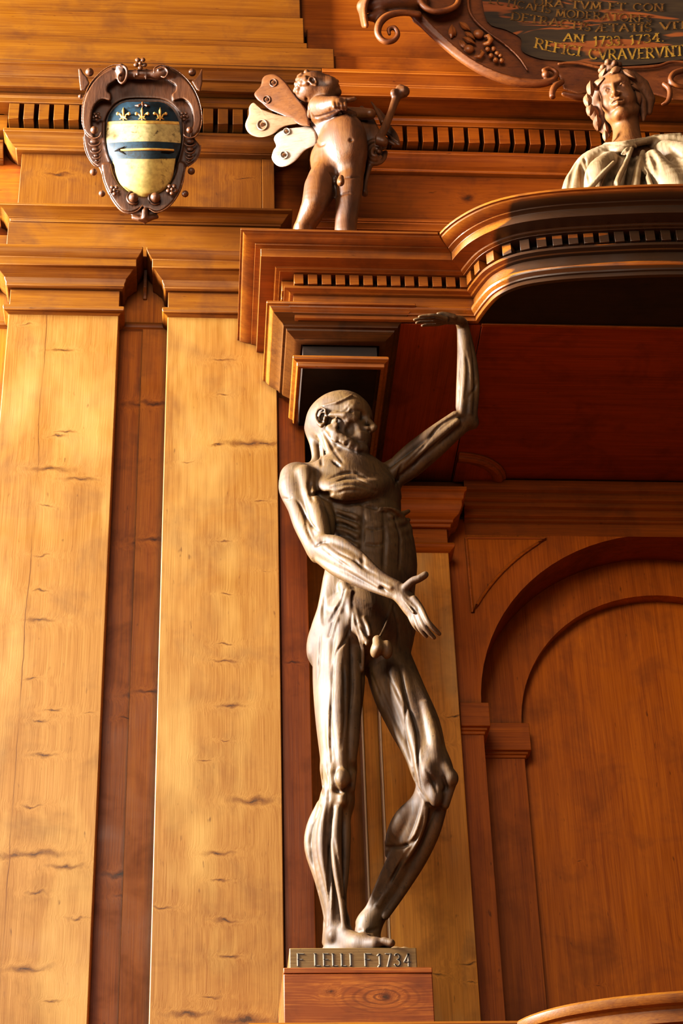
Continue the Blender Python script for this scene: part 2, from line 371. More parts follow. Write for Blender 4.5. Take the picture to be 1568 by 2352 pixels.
# ------------------------------------------------------------------ canopy
BOW = [(.860, -.370), (.885, -.445), (.916, -.503), (.979, -.550), (1.09, -.580), (1.246, -.600), (1.42, -.615), (1.62, -.620)]
bow = catmull(BOW, 6)
bow = bow + [(3.24 - x, y) for x, y in reversed(bow[:-1])]
path = [(.285, -.001), (.285, -.37)] + bow + [(2.955, -.37), (2.955, -.001)]
CP1 = [(.006, 5.690), (.060, 5.6905), (.060, 5.692), (.072, 5.694), (.075, 5.698), (.122, 5.699), (.122, 5.729), (.128, 5.731), (.140, 5.732), (.140, 5.736), (.150, 5.7365), (.166, 5.740), (.177, 5.745), (.180, 5.749), (.187, 5.7495), (.187, 5.758), (.02, 5.760)]
CP2 = [(.0, 5.5405), (.010, 5.541), (.012, 5.5415), (.012, 5.556), (.018, 5.557), (.020, 5.562), (.024, 5.565), (.030, 5.570), (.032, 5.577), (.030, 5.584), (.022, 5.590), (.015, 5.592), (.015, 5.630), (.026, 5.631), (.030, 5.634), (.045, 5.636), (.045, 5.646), (.008, 5.647), (.008, 5.691)]
can = thing('canopy', (1.62, .06, 5.54), 'dark brown wooden canopy with a bowed front and dentils, held up by the flayed statue', 'canopy')
MB().sweep(path, CP1).build('cornice', W_CAN, can, smooth=28)
MB().sweep(path, CP2).build('architrave', W_CAN, can, smooth=28)
top = [(x, y) for x, y in path]
mb = MB(); mb.add([(x, y, 5.7585) for x, y in path] + [(x, y, 5.74) for x, y in path], [tuple(range(len(path))), tuple(reversed(range(len(path), 2 * len(path))))]); mb.build('top_board', W_CAN, can)
# dentils follow the front
def along(path, step, start):
    out = []; d = start
    for i in range(len(path) - 1):
        a, b = Vector(path[i]), Vector(path[i + 1]); L = (b - a).length
        while d <= L:
            out.append((a + (b - a) * (d / L), (b - a).normalized())); d += step
        d -= L
    return out
first = None
def can_dentil(p, dr):
    global first
    n = Vector((dr.y, -dr.x))
    if first is None:
        first = MB().box(-.0150, .0150, -.022, .021, 0, .0405).build('dentil', W_CAN, None, bevel=.001); q = first
    else:
        q = first.copy(); COL.objects.link(q)
    q.parent = can
    w = Vector((p.x + n.x * .030, p.y + n.y * .030, 5.6485))
    q.location = w - can.location; q.rotation_euler = (0, 0, math.atan2(dr.y, dr.x))
for p, dr in along([(.285, -.01), (.285, -.395)], .0425, .02): can_dentil(p, dr)
for p, dr in along([(.268, -.37), (.845, -.37)], .0444, .018): can_dentil(p, dr)
for p, dr in along([b for b in bow], .0475, .06): can_dentil(p, dr)
# soffit: framed boards under the canopy
mb = MB(); mb.add([(x, y, 5.543) for x, y in bow] + [(x, y, 5.556) for x, y in bow], [tuple(range(len(bow))), tuple(reversed(range(len(bow), 2 * len(bow))))])
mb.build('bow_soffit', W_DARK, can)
MB().box(.30, .605, -.36, .55, 5.5405, 5.556).box(.607, .872, -.362, .55, 5.541, 5.556).build('side_soffit', W_SOFFY, can, bevel=.0015)
MB().box(.874, 2.95, -.366, .54, 5.539, 5.555).build('main_soffit', W_SOFF, can, bevel=.002)
MB().box(.872, 2.4, -.372, -.360, 5.5365, 5.5425).build('soffit_bead', W_RED, can, bevel=.001)
# curved moulding in the rear corner of the soffit
arc = [(.878 + .155 * math.sin(a), .505 - .135 * math.cos(a)) for a in [math.pi / 2 * i / 14 for i in range(15)]]
MB().sweep(arc, [(-.018, 5.540), (-.018, 5.528), (-.006, 5.520), (.010, 5.516), (.020, 5.520), (.024, 5.530), (.034, 5.533), (.034, 5.540)]).build('corner_moulding', W_RED, can)
MB().prism([(.878, .505)] + arc, .012, lambda u, v, h: (u, v, 5.5395 - h)).build('corner_panel', W_SOFFY, can)

# impost block between canopy and statue head
BP = [(0, 5.402), (.010, 5.402), (.012, 5.406), (.012, 5.417), (.024, 5.423), (.026, 5.428), (.025, 5.434), (.020, 5.439), (0, 5.442), (0, 5.498), (.010, 5.500), (.020, 5.505), (.044, 5.519), (.046, 5.526), (.055, 5.528), (.058, 5.536), (.072, 5.546), (.086, 5.556), (.098, 5.569), (.100, 5.575), (.110, 5.577), (.110, 5.586), (.085, 5.588)]
bp = [(.293, -.001), (.293, -.300), (.548, -.300), (.548, .40)]
MB().sweep(bp, BP[9:18] + [(.088, 5.5575), (.060, 5.5575)]).build('impost_cap', W_BLK, can)
MB().sweep(bp, [(.060, 5.558), (.0885, 5.558)] + BP[18:]).build('impost_fillet', W_CAN, can)
MB().sweep(bp, BP[:9]).build('impost_moulding', W_CAN, can)
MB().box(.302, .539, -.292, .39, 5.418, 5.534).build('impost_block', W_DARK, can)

# ------------------------------------------------------------------ rear pilaster and blind arch
RCAP = [(0, 5.305), (.012, 5.306), (.014, 5.318), (.020, 5.320), (.022, 5.332), (.040, 5.344), (.048, 5.360), (.052, 5.372), (.052, 5.392), (.058, 5.396), (.062, 5.420), (.070, 5.426), (.070, 5.440), (0, 5.444)]
RAST = [(0, 5.206), (.008, 5.210), (.012, 5.214), (.020, 5.220), (.023, 5.229), (.018, 5.238), (0, 5.242)]
XRA, XRB = .578, .8385
pilaster('c', XRA, XRB, .474, .6095, 5.222, 'narrow pine pilaster in the niche behind the statue, left of the arch', W_RP, W_ARCHX, RCAP, RAST, 5.306, None, None, .5535)
o = MB().box(.523, .5752, .515, .6095, 0, 5.305).build('trim_12', W_RP, bevel=.006); struct(o)

W_EDGE = wood('painted_lit_edge', (.95, .74, .52), (.70, .46, .26), seed=41, stain_amt=.1, dirt=.3)  # pale colour paints the light caught by left-facing side edges
prp = [o_ for o_ in bpy.data.objects if o_.name.startswith('pilaster') and o_.parent is None][-1]
MB().box(XRA - .0056, XRA - .0004, .473, .56, 0, 5.20).build('lit_edge_strip', W_EDGE, prp, bevel=.001)
o = MB().box(.5165, .5227, .514, .60, 0, 5.30).build('trim_16', W_EDGE, bevel=.001); struct(o)  # added strip, painted as a lit edge
YA = .555
CX, CZ, R1 = 1.622, 4.650, .697
def arch_poly(x0, x1, z0, ztop, cx, cz, r, n=40):
    """plate with a round-headed opening"""
    a = [(cx + r * math.cos(t), cz + r * math.sin(t)) for t in [math.pi * i / n for i in range(n + 1)]]
    return [(x1, z0), (x1, ztop), (x0, ztop), (x0, z0), (cx - r, z0)] + list(reversed(a)) + [(cx + r, z0)]
def plate(mb, x0, x1, z0, ztop, cx, cz, r, yf, yb, n=40, rv=None):
    a = [(cx - r * math.cos(math.pi * i / n), cz + r * math.sin(math.pi * i / n)) for i in range(n + 1)]
    inner = [(cx - r, z0)] + a + [(cx + r, z0)]
    # matching outer points by projecting to the rectangle
    outer = []
    for (u, v) in inner:
        if v <= cz: outer.append((x0 if u < cx else x1, v)); continue
        du, dv = u - cx, v - cz
        s = min(((x1 - cx) if du > 0 else (cx - x0)) / abs(du) if abs(du) > 1e-6 else 9e9, (ztop - cz) / dv if dv > 1e-6 else 9e9)
        outer.append((cx + du * s, cz + dv * s))
    for i in range(len(inner) - 1):
        (a0, b0), (a1, b1), (c0, d0), (c1, d1) = inner[i], inner[i + 1], outer[i], outer[i + 1]
        mb.quad((a0, yf, b0), (a1, yf, b1), (c1, yf, d1), (c0, yf, d0))
        (rv or mb).quad((a0, yb, b0), (a1, yb, b1), (a1, yf, b1), (a0, yf, b0))
    # corner fills
    for sx in (x0, x1):
        k = [i for i in range(len(outer) - 1) if (abs(outer[i][0] - sx) < 1e-6) != (abs(outer[i + 1][0] - sx) < 1e-6)]
        for i in k:
            p, q = outer[i], outer[i + 1]
            if p[1] > cz or q[1] > cz: mb.add([(p[0], yf, p[1]), (q[0], yf, q[1]), (sx, yf, ztop)], [(0, 1, 2)])
    return mb
rvl = MB()
ar = thing('blind_arch', (CX, .62, 0), 'recessed round-headed wooden arch filling the niche to the right of the statue', 'arch')
plate(MB(), XRB + .004, 2.45, 0, 5.40, CX, CZ, R1, YA, .727, rv=rvl).build('outer_frame', W_ARCHD, ar, smooth=20)
rvl.build('arch_reveal', W_SOFF, ar, smooth=20)
plate(MB(), .86, 2.40, 0, 5.42, CX, 4.662, .535, .728, .775).build('inner_frame', W_ARCHD, ar, smooth=20)
MB().box(.861, 2.45, .7755, .79, 0, 5.42).build('panel', W_ARCH, ar)
IMP = [(0, 4.545), (.004, 4.546), (.006, 4.556), (.012, 4.558), (.012, 4.566), (.022, 4.568), (.022, 4.655), (0, 4.657)]
MB().sweep([(.848, YA - .0005), (.9255, YA - .0005), (.9255, .726)], [(o, z) for o, z in IMP]).build('impost', W_ARCHX, ar)
z2 = float(P(1160, 1735, .728)[2]); z3 = float(P(1160, 1667, .728)[2])
IMP2 = [(0, z2 - .012), (.004, z2 - .011), (.006, z2 - .002), (.012, z2), (.012, z2 + .008), (.022, z2 + .010), (.022, z3), (0, z3 + .002)]
MB().sweep([(.926, .7275), (CX - .535, .7275), (CX - .535, .775)], IMP2).build('impost', W_ARCHX, ar)
# spandrel: sunk triangle outlined with a moulding
A_, B_ = P(1070, 1237, YA), P(1253, 1238, YA); C_ = P(1085, 1408, YA)
sp = [(A_[0], A_[2]), (B_[0], B_[2])]
r2 = R1 + .085
t0 = math.atan2(B_[2] - CZ, B_[0] - CX); t1 = math.atan2(C_[2] - CZ, C_[0] - CX)
for i in range(1, 12):
    t = t0 + (t1 - t0) * i / 12; rr = math.hypot(B_[0] - CX, B_[2] - CZ) * (1 - i / 12) + math.hypot(C_[0] - CX, C_[2] - CZ) * i / 12
    sp.append((CX + rr * math.cos(t), CZ + rr * math.sin(t)))
sp.append((C_[0], C_[2]))
spr = MB().prism(sp, .004, lambda u, v, h: (u, YA - .0005 - h, v)).build('spandrel_panel', W_ARCH, ar)
MB().tube([(u, YA - .003, v) for u, v in sp + [sp[0]]], .006, 8).build('spandrel_bead', W_ARCHX, spr)
# rear wall cornice above the arch
WC = [(0, 5.335), (.004, 5.345), (.010, 5.350), (.010, 5.385), (.022, 5.390), (.022, 5.398), (.034, 5.404), (.034, 5.430), (.046, 5.436), (.046, 5.452), (.058, 5.458), (.058, 5.486), (.070, 5.492), (.074, 5.515), (.074, 5.530), (0, 5.5385)]
o = MB().sweep([(XRB + .075, YA - .0005), (2.5, YA - .0005)], [(max(0, o - .012), z) for o, z in WC]).build('trim_13', W_RED); struct(o)
o = MB().box(.323, XRB + .08, .52, .6095, 5.445, 5.5385).build('trim_14', W_RED, bevel=.003); struct(o)

# scroll bracket half hidden behind the statue's chin
pl = [(840, 1010), (850, 1018), (858, 1035), (861, 1060), (861, 1086), (841, 1086), (840, 1050)]
def atb(u, v, h): 
    q = P(u, v, .28); return (q[0], .28 + h, q[2])
scb = MB().prism(pl, .10, atb).build('scroll_bracket', W_TRIM, can, bevel=.002)
mb = MB()
for yy in (1046, 1060, 1074):
    q = P(826, yy, .29); mb.box(q[0] - .016, q[0] + .012, .29, .37, q[2] - .006, q[2] + .005)
mb.build('fluting', W_BLK, scb)

# ------------------------------------------------------------------ seat-back top under everything
LB = [(.821, -.388), (.852, -.445), (.915, -.505), (1.003, -.551), (1.097, -.582), (1.18, -.600), (1.30, -.615), (1.45, -.625), (1.62, -.63)]
lb = catmull(LB, 5); lb = lb + [(3.24 - x, y) for x, y in reversed(lb[:-1])]
LP = [(0, 2.95), (0, 3.150), (.010, 3.152), (.012, 3.165), (.022, 3.168), (.022, 3.200), (.026, 3.207), (.034, 3.212), (.038, 3.222), (.038, 3.234), (.032, 3.241), (.022, 3.243), (0, 3.243)]
lg = thing('chair_back', (1.62, 0, 0), 'bowed moulded top of the great wooden chair along the bottom edge, carrying the pedestal', 'chair')
lpath = [(.155, -.001), (.155, -.384)] + lb + [(3.085, -.384), (3.085, -.001)]
MB().sweep(lpath, LP).build('top_rail', W_TRIM, lg, smooth=28)
mb = MB(); n = len(lpath)
mb.add([(x, y, 3.2425) for x, y in lpath] + [(x, y, 3.20) for x, y in lpath], [tuple(range(n)), tuple(reversed(range(n, 2 * n)))]); mb.build('top_board', W_TRIM, lg)
MB().box(.323, 2.9, .0, .472, 3.20, 3.2425).build('rear_board', W_TRIM, lg)
MB().sweep(lpath, [(-.02, 0), (-.012, 0), (-.012, 2.96), (-.02, 2.96)]).build('body', W_ARCHD, lg, smooth=28)

# pedestal block
pd = thing('pedestal', (.405, -.2, 3.243), 'square knotty brown wooden pedestal block under the inscribed plinth of the flayed statue', 'pedestal')
MB().box(.2125, .597, -.36, -.002, 3.2438, 3.389).build('block', W_PED, pd, bevel=.0025)
MB().box(.2122, .5975, -.3605, -.002, 3.3895, 3.4055).build('top_board', W_PED, pd, bevel=.002)
# ------------------------------------------------------------------ carving: signed distance fields turned into one continuous skin
import openvdb
class Sculpt:
    def __init__(s, lo, hi, res):
        s.res = res; s.lo = np.array(lo, float); n = np.ceil((np.array(hi, float) - s.lo) / res).astype(int) + 1
        s.n = n; s.f = np.full(tuple(n), .03, np.float32)
        s.ax = [s.lo[i] + res * np.arange(n[i]) for i in range(3)]
    def _win(s, lo, hi):
        a = np.maximum(0, np.floor((np.array(lo) - s.lo) / s.res).astype(int)); b = np.minimum(s.n, np.ceil((np.array(hi) - s.lo) / s.res).astype(int) + 1)
        if np.any(a >= b): return None
        sl = tuple(slice(int(a[i]), int(b[i])) for i in range(3))
        g = [s.ax[i][sl[i]].astype(np.float32) for i in range(3)]
        return sl, (g[0][:, None, None], g[1][None, :, None], g[2][None, None, :])
    def _apply(s, sl, d, k, sub):
        f = s.f[sl]; near = d < .0295
        if sub:
            g = np.maximum(f, -d)
            if k > 0: h = np.maximum(k - np.abs(f + d), 0) / k; g = g + h * h * (k * .25)
        else:
            g = np.minimum(f, d)
            if k > 0: h = np.maximum(k - np.abs(f - d), 0) / k; g = g - h * h * (k * .25)
        s.f[sl] = np.where(near, g, f)
    def cap(s, a, b, ra, rb, k=.01, sub=False, flat=None):
        """tapered capsule; flat=(axis vector, factor) squashes it along that axis"""
        a = np.array(a, float); b = np.array(b, float); m = max(ra, rb) + max(k, .02) + .012
        w = s._win(np.minimum(a, b) - m, np.maximum(a, b) + m)
        if w is None: return
        sl, (X, Y, Z) = w
        ab = b - a; L2 = max(float(ab @ ab), 1e-9)
        px, py, pz = X - a[0], Y - a[1], Z - a[2]
        t = np.clip((px * ab[0] + py * ab[1] + pz * ab[2]) / L2, 0, 1)
        qx, qy, qz = px - t * ab[0], py - t * ab[1], pz - t * ab[2]
        if flat is not None:
            ax = np.array(flat[0], float); ax /= np.linalg.norm(ax); e = qx * ax[0] + qy * ax[1] + qz * ax[2]
            c = 1 / flat[1] - 1; qx, qy, qz = qx + ax[0] * e * c, qy + ax[1] * e * c, qz + ax[2] * e * c
        d = np.sqrt(qx * qx + qy * qy + qz * qz) - (ra + (rb - ra) * t)
        s._apply(sl, d.astype(np.float32), k, sub)
    def chain(s, pts, rad, k=.008, sub=False, flat=None):
        """a whole limb or muscle as one distance field, so its joints stay smooth"""
        n = len(pts); rad = [rad] * n if isinstance(rad, (int, float)) else list(rad)
        p = np.array([np.array(q, float) for q in pts]); m = max(rad) + k + .012
        w = s._win(p.min(0) - m, p.max(0) + m)
        if w is None: return
        sl, _ = w; f = s.f; s.f = np.full(f[sl].shape, .03, np.float32); lo0, ax0 = s.lo, s.ax; n0 = s.n
        s.ax = [ax0[i][sl[i]] for i in range(3)]; s.lo = np.array([a[0] for a in s.ax]); s.n = np.array(s.f.shape)
        for i in range(n - 1): s.cap(p[i], p[i + 1], rad[i], rad[i + 1], 0, False, flat)
        d = s.f; s.f, s.lo, s.ax, s.n = f, lo0, ax0, n0
        s._apply(sl, d, k, sub)
    def ell(s, c, r, k=.02, sub=False, rot=None):
        """ellipsoid; rot: 3x3 with rows = its axes in world"""
        c = np.array(c, float); r = np.array(r, float); m = (max(r) if rot is not None else r) + k + .012
        w = s._win(c - m, c + m)
        if w is None: return
        sl, (X, Y, Z) = w
        px, py, pz = X - c[0], Y - c[1], Z - c[2]
        if rot is not None:
            R_ = np.array(rot, float)
            u = [px * R_[i, 0] + py * R_[i, 1] + pz * R_[i, 2] for i in range(3)]
        else: u = [px, py, pz]
        k0 = np.sqrt((u[0] / r[0]) ** 2 + (u[1] / r[1]) ** 2 + (u[2] / r[2]) ** 2)
        k1 = np.sqrt((u[0] / r[0] ** 2) ** 2 + (u[1] / r[1] ** 2) ** 2 + (u[2] / r[2] ** 2) ** 2)
        d = k0 * (k0 - 1) / np.maximum(k1, 1e-6)
        s._apply(sl, d.astype(np.float32), k, sub)
    def poly(s, poly, at_inv, lo, hi, h0, h1, k=.004, sub=False):
        """extruded outline: at_inv(X,Y,Z)->(u,v,h)"""
        w = s._win(lo, hi)
        if w is None: return
        sl, (X, Y, Z) = w
        key = (sl[0].start, sl[1].start, sl[2].start, s.f[sl].shape)
        if getattr(s, '_pk', None) != key:
            u, v, h = at_inv(X, Y, Z); s._pk = key
            s._pc = [np.ascontiguousarray(a, np.float32) for a in np.broadcast_arrays(u, v, h)]
        u, v, h = s._pc
        pu = [p[0] for p in poly]; pv = [p[1] for p in poly]; m = .012
        dh = np.maximum(h0 - h, h - h1)
        idx = np.nonzero((dh < m) & (u > min(pu) - m) & (u < max(pu) + m) & (v > min(pv) - m) & (v < max(pv) + m))
        if len(idx[0]) == 0: return
        u, v, dh = u[idx], v[idx], dh[idx]
        d2 = np.full(u.shape, 1e9, np.float32); sg = np.ones(u.shape, np.float32); n = len(poly)
        for i in range(n):
            ax, ay = poly[i]; bx, by = poly[(i + 1) % n]
            ex, ey = bx - ax, by - ay; wx, wy = u - np.float32(ax), v - np.float32(ay)
            t = np.clip((wx * np.float32(ex) + wy * np.float32(ey)) / np.float32(max(ex * ex + ey * ey, 1e-12)), 0, 1)
            d2 = np.minimum(d2, (wx - np.float32(ex) * t) ** 2 + (wy - np.float32(ey) * t) ** 2)
            c1 = v >= ay; c2 = v < by; c3 = np.float32(ex) * wy > np.float32(ey) * wx
            sg = np.where((c1 & c2 & c3) | (~c1 & ~c2 & ~c3), -sg, sg)
        d = np.full(s.f[sl].shape, .03, np.float32); d[idx] = np.maximum(sg * np.sqrt(d2), dh)
        s._apply(sl, d, k, sub)
    def cut(s, axis, val, below=True):
        """flat cut: removes everything below (or above) a plane"""
        sh = [1, 1, 1]; sh[axis] = -1
        c = s.ax[axis].astype(np.float32).reshape(sh)
        s.f = np.maximum(s.f, (val - c) if below else (c - val)).astype(np.float32)
    def hit(s, px, py):
        """first skin point met by the line of sight through a pixel of the photo"""
        d = MC.T @ np.array([px - 784, py - 1176, F]); d = d / np.linalg.norm(d)
        hi = s.lo + s.res * (s.n - 1); t0, t1 = 0, 1e9
        for i in range(3):
            if abs(d[i]) < 1e-9: continue
            a, b = (s.lo[i] - CAM[i]) / d[i], (hi[i] - CAM[i]) / d[i]
            t0, t1 = max(t0, min(a, b)), min(t1, max(a, b))
        if t1 <= t0: return None
        t = np.arange(t0, t1, s.res * .5); q = CAM + t[:, None] * d
        ix = np.clip(np.rint((q - s.lo) / s.res).astype(int), 0, s.n - 1)
        v = s.f[ix[:, 0], ix[:, 1], ix[:, 2]]; k = np.nonzero(v < 0)[0]
        return None if len(k) == 0 else CAM + t[k[0]] * d
    def trace(s, pts, r, depth, tr=None, k=.005, sub=True, n=4):
        """a furrow (or, with sub=False, a ridge) drawn on the skin along a traced line; sizes in metres"""
        if tr: pts = [(tr[0] + x / tr[2], tr[1] + y / tr[2]) for x, y in pts]
        pts = catmull([(x, y, 0) for x, y in pts], n) if len(pts) > 2 else [(x, y, 0) for x, y in pts]
        hs = [s.hit(x, y) for x, y, _ in pts]; run = []; runs = []
        for h in hs + [None]:
            if h is not None and (not run or np.linalg.norm(h - run[-1]) < .05): run.append(h)
            else:
                if len(run) > 1: runs.append(run)
                run = [h] if h is not None else []
        for run in runs:
            m = len(run); rad = []; q = []
            for i, h in enumerate(run):
                v = (CAM - h) / np.linalg.norm(CAM - h); e = min(1, .35 + 2.2 * min(i, m - 1 - i) / m)
                rad.append(r * (.6 + .4 * e)); q.append(h + v * ((r - depth * e) if sub else (depth * e - r)))
            s.chain(q, rad, k, sub)
    def blur(s, n=1):
        f = s.f
        for _ in range(n):
            for ax in range(3):
                a = np.swapaxes(f, 0, ax); g = a.copy()
                g[1:-1] = .5 * a[1:-1] + .25 * (a[2:] + a[:-2])
                f = np.swapaxes(g, 0, ax)
        s.f = np.ascontiguousarray(f)
    def build(s, name, mat, parent=None, blur=1):
        if blur: s.blur(blur)
        for ax in range(3):
            a = np.swapaxes(s.f, 0, ax); a[0] = np.maximum(a[0], s.res * .5); a[-1] = np.maximum(a[-1], s.res * .5)
        b = s.res * 3
        g = openvdb.FloatGrid(b); g.copyFromArray(np.clip(s.f, -b, b).astype(np.float32))
        pts, quads = g.convertToQuads(0.0)
        pts = np.asarray(pts, np.float64) * s.res + s.lo; quads = np.asarray(quads)[:, ::-1]
        # keep the largest connected skin only
        me = bpy.data.meshes.new(name)
        me.vertices.add(len(pts)); me.vertices.foreach_set('co', pts.astype(np.float32).ravel())
        me.loops.add(quads.size); me.loops.foreach_set('vertex_index', quads.astype(np.int32).ravel())
        me.polygons.add(len(quads)); me.polygons.foreach_set('loop_start', np.arange(0, quads.size, 4, dtype=np.int32))
        me.polygons.foreach_set('use_smooth', np.ones(len(quads), bool))
        me.update(calc_edges=True); me.validate()
        # outward normals check
        me.materials.append(mat)
        n0 = np.zeros(len(pts) * 3, np.float32); me.vertices.foreach_get('normal', n0); n0 = n0.reshape(-1, 3)
        i = int(np.argmax(pts[:, 2]))
        if n0[i, 2] < 0: me.flip_normals()
        o = bpy.data.objects.new(name, me); COL.objects.link(o)
        if parent is not None: put(o, parent)
        return o

def J(px, py, Y): return P(px, py, Y)
def unit(v): v = np.array(v, float); return v / np.linalg.norm(v)
class Frame:
    """local frame: f forward, s = the figure's right, u up"""
    def __init__(s, c, f, u):
        s.c = np.array(c, float); s.f = unit(f); s.s = unit(np.cross(s.f, u)); s.u = np.cross(s.s, s.f)
        s.rot = np.array([s.f, s.s, s.u])
    def __call__(s, f, r, u): return s.c + s.f * f + s.s * r + s.u * u
# ------------------------------------------------------------------ carved limewood of the figures
def figure_wood(name, light, dark, deep, rough=.33, grain=(1, 1, .06), seed=0., coat=.35, spots=.5):
    t = NT(name); pos = t.vmath('ADD', t.node('ShaderNodeNewGeometry').outputs['Position'], (seed, seed * .7, seed * 1.9))
    big = t.noise(pos, 7, 4, .6, .3)
    st = t.noise(t.vmath('MULTIPLY', pos, grain), 110, 3, .6)
    st2 = t.noise(t.vmath('MULTIPLY', pos, grain), 34, 3, .6)
    c = t.mix(t.remap(big, .36, .66), light, dark)
    c = t.mix(t.math('MULTIPLY', t.remap(st, .5, .72), .45), c, deep)
    c = t.mix(t.math('MULTIPLY', t.remap(st2, .56, .7), .35), c, tuple(min(1, a * 1.25) for a in light))
    sp = t.noise(pos, 120, 1, .4)
    c = t.mix(t.math('MULTIPLY', t.remap(sp, .70, .76), spots), c, tuple(a * .25 for a in deep))
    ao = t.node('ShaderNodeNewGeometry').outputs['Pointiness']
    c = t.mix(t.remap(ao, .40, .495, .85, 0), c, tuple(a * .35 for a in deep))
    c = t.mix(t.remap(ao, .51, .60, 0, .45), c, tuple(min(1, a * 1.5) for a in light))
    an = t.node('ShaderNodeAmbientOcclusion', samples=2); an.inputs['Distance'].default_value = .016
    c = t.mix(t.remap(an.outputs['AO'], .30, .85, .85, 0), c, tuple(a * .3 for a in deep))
    t.link(c, t.bsdf.inputs['Base Color'])
    t.val(t.bsdf.inputs['Roughness'], t.remap(big, .3, .7, rough - .05, rough + .12))
    t.bsdf.inputs['Specular IOR Level'].default_value = .34
    t.bsdf.inputs['Coat Weight'].default_value = coat; t.bsdf.inputs['Coat Roughness'].default_value = .38
    t.bump(t.math('ADD', st2, t.math('MULTIPLY', st, .6)), .34, .004)
    return t.mat
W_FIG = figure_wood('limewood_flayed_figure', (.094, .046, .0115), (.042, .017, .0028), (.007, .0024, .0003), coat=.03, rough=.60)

RP = .00128
def cat4(p, n):
    p = [np.array(q, float) for q in p]; out = []
    for i in range(len(p) - 1):
        a, b, c, d = p[max(i - 1, 0)], p[i], p[i + 1], p[min(i + 2, len(p) - 1)]
        for k in range(n):
            t = k / n; out.append(.5 * (2 * b + (c - a) * t + (2 * a - 5 * b + 4 * c - d) * t * t + (3 * b - a - 3 * c + d) * t ** 3))
    out.append(p[-1]); return out
def body():
    S = Sculpt((.19, -.62, 3.46), (1.02, .03, 5.62), .0027)
    def C(pts, k=.012, sub=False, flat=None):
        """pts: (px, py, Y, radius in px)"""
        w = [(*J(a, b, c), r * RP) for a, b, c, r in pts]
        if len(w) > 2: w = cat4(w, 4)
        S.chain([q[:3] for q in w], [q[3] for q in w], k, sub, flat)
    def G(pts, r=3.0, k=.005): C([(a, b, c, r) for a, b, c in pts], k, True)
    # --- trunk
    H = unit((.62, -.78, 0))
    def E(px, py, Y, f, s, u, k=.03, head=H, up=(0, 0, 1), sub=False):
        fr = Frame(J(px, py, Y), head, up); S.ell(fr.c, (f, s, u), k, sub, fr.rot)
    E(822, 1165, -.19, .112, .140, .185, .02, unit((.45, -.9, -.1)), unit((-.10, 0, 1)))
    E(800, 1128, -.20, .105, .150, .115, .04, unit((.4, -.9, 0)))
    E(852, 1275, -.19, .108, .122, .175, .05, unit((.55, -.83, 0)), unit((.05, 0, 1)))
    E(842, 1385, -.19, .108, .118, .150, .05)
    E(832, 1455, -.19, .118, .122, .105, .05)
    E(905, 1300, -.17, .060, .055, .13, .04)
    E(768, 1490, -.13, .075, .072, .085, .04)          # buttock seen on the left
    E(738, 1485, -.17, .045, .034, .075, .03)
    E(912, 1440, -.13, .060, .042, .10, .04)
    # iliac crest, waist and oblique
    C([(770, 1335, -.23, 30), (752, 1400, -.22, 24), (728, 1470, -.19, 20), (722, 1500, -.18, 16)], .02)
    C([(790, 1345, -.28, 12), (808, 1400, -.30, 10), (838, 1470, -.30, 9)], .012)
    C([(768, 1310, -.23, 22), (788, 1290, -.26, 26)], .02)
    # chest fibres and pectorals
    C([(735, 1120, -.28, 22), (790, 1128, -.315, 26), (850, 1122, -.30, 22), (885, 1108, -.26, 14)], .025)
    C([(770, 1092, -.275, 13), (820, 1096, -.30, 14), (868, 1104, -.27, 11), (900, 1112, -.22, 9)], .012)
    C([(868, 1168, -.30, 5), (905, 1172, -.28, 6), (925, 1190, -.24, 6)], .012)
    for i, y in enumerate((1178, 1198, 1220, 1243)):   # ribs under the near arm
        C([(752 + 3 * i, y - 6, -.26, 6), (785, y, -.285, 7), (818, y + 12, -.302, 5)], .016)
        C([(898, y + 8, -.275, 5), (924, y + 2, -.235, 6), (938, y - 4, -.20, 5)], .014)
    C([(930, 1215, -.20, 14), (938, 1300, -.17, 16), (934, 1400, -.15, 16), (936, 1450, -.13, 14)], .02)
    # groin cords
    C([(842, 1480, -.305, 4), (848, 1450, -.31, 5), (836, 1420, -.31, 4)], .008)
    C([(868, 1470, -.31, 2.5), (884, 1440, -.30, 3), (900, 1385, -.28, 2.5)], .006)
    C([(802, 1358, -.285, 9), (786, 1420, -.28, 9), (770, 1470, -.26, 9)], .010)
    # genitals
    E(862, 1497, -.330, .016, .015, .020, .008); E(888, 1492, -.332, .018, .017, .030, .008)
    C([(866, 1470, -.325, 11), (868, 1490, -.345, 12)], .012)
    E(858, 1532, -.25, .035, .045, .02, .01, sub=True)
    # --- neck
    C([(782, 1088, -.20, 34), (768, 1040, -.20, 33), (762, 985, -.20, 36)], .03)
    C([(740, 960, -.24, 12), (752, 1010, -.255, 12), (765, 1050, -.27, 11), (800, 1083, -.275, 8)], .010)   # sternomastoid
    C([(712, 985, -.19, 12), (724, 1035, -.20, 11), (726, 1078, -.21, 9)], .012)                            # trapezius edge
    C([(738, 1000, -.235, 9), (740, 1045, -.245, 7), (737, 1080, -.255, 8)], .006)
    C([(772, 1040, -.275, 9), (800, 1078, -.285, 6), (828, 1090, -.28, 5)], .008)
    # shoulder girdle
    C([(726, 1082, -.24, 16), (760, 1084, -.27, 13), (805, 1092, -.285, 9)], .015)
    C([(726, 1080, -.18, 18), (698, 1084, -.22, 22)], .025)
    C([(820, 1092, -.26, 12), (865, 1088, -.22, 14), (900, 1075, -.18, 16)], .02)
    # --- right arm of the figure (viewer's left)
    C([(686, 1096, -.25, 36), (676, 1120, -.26, 35), (684, 1160, -.275, 27), (700, 1205, -.30, 24), (726, 1262, -.33, 24)], .02)
    C([(672, 1095, -.25, 31), (668, 1125, -.26, 26), (672, 1158, -.275, 10)], .015)        # deltoid
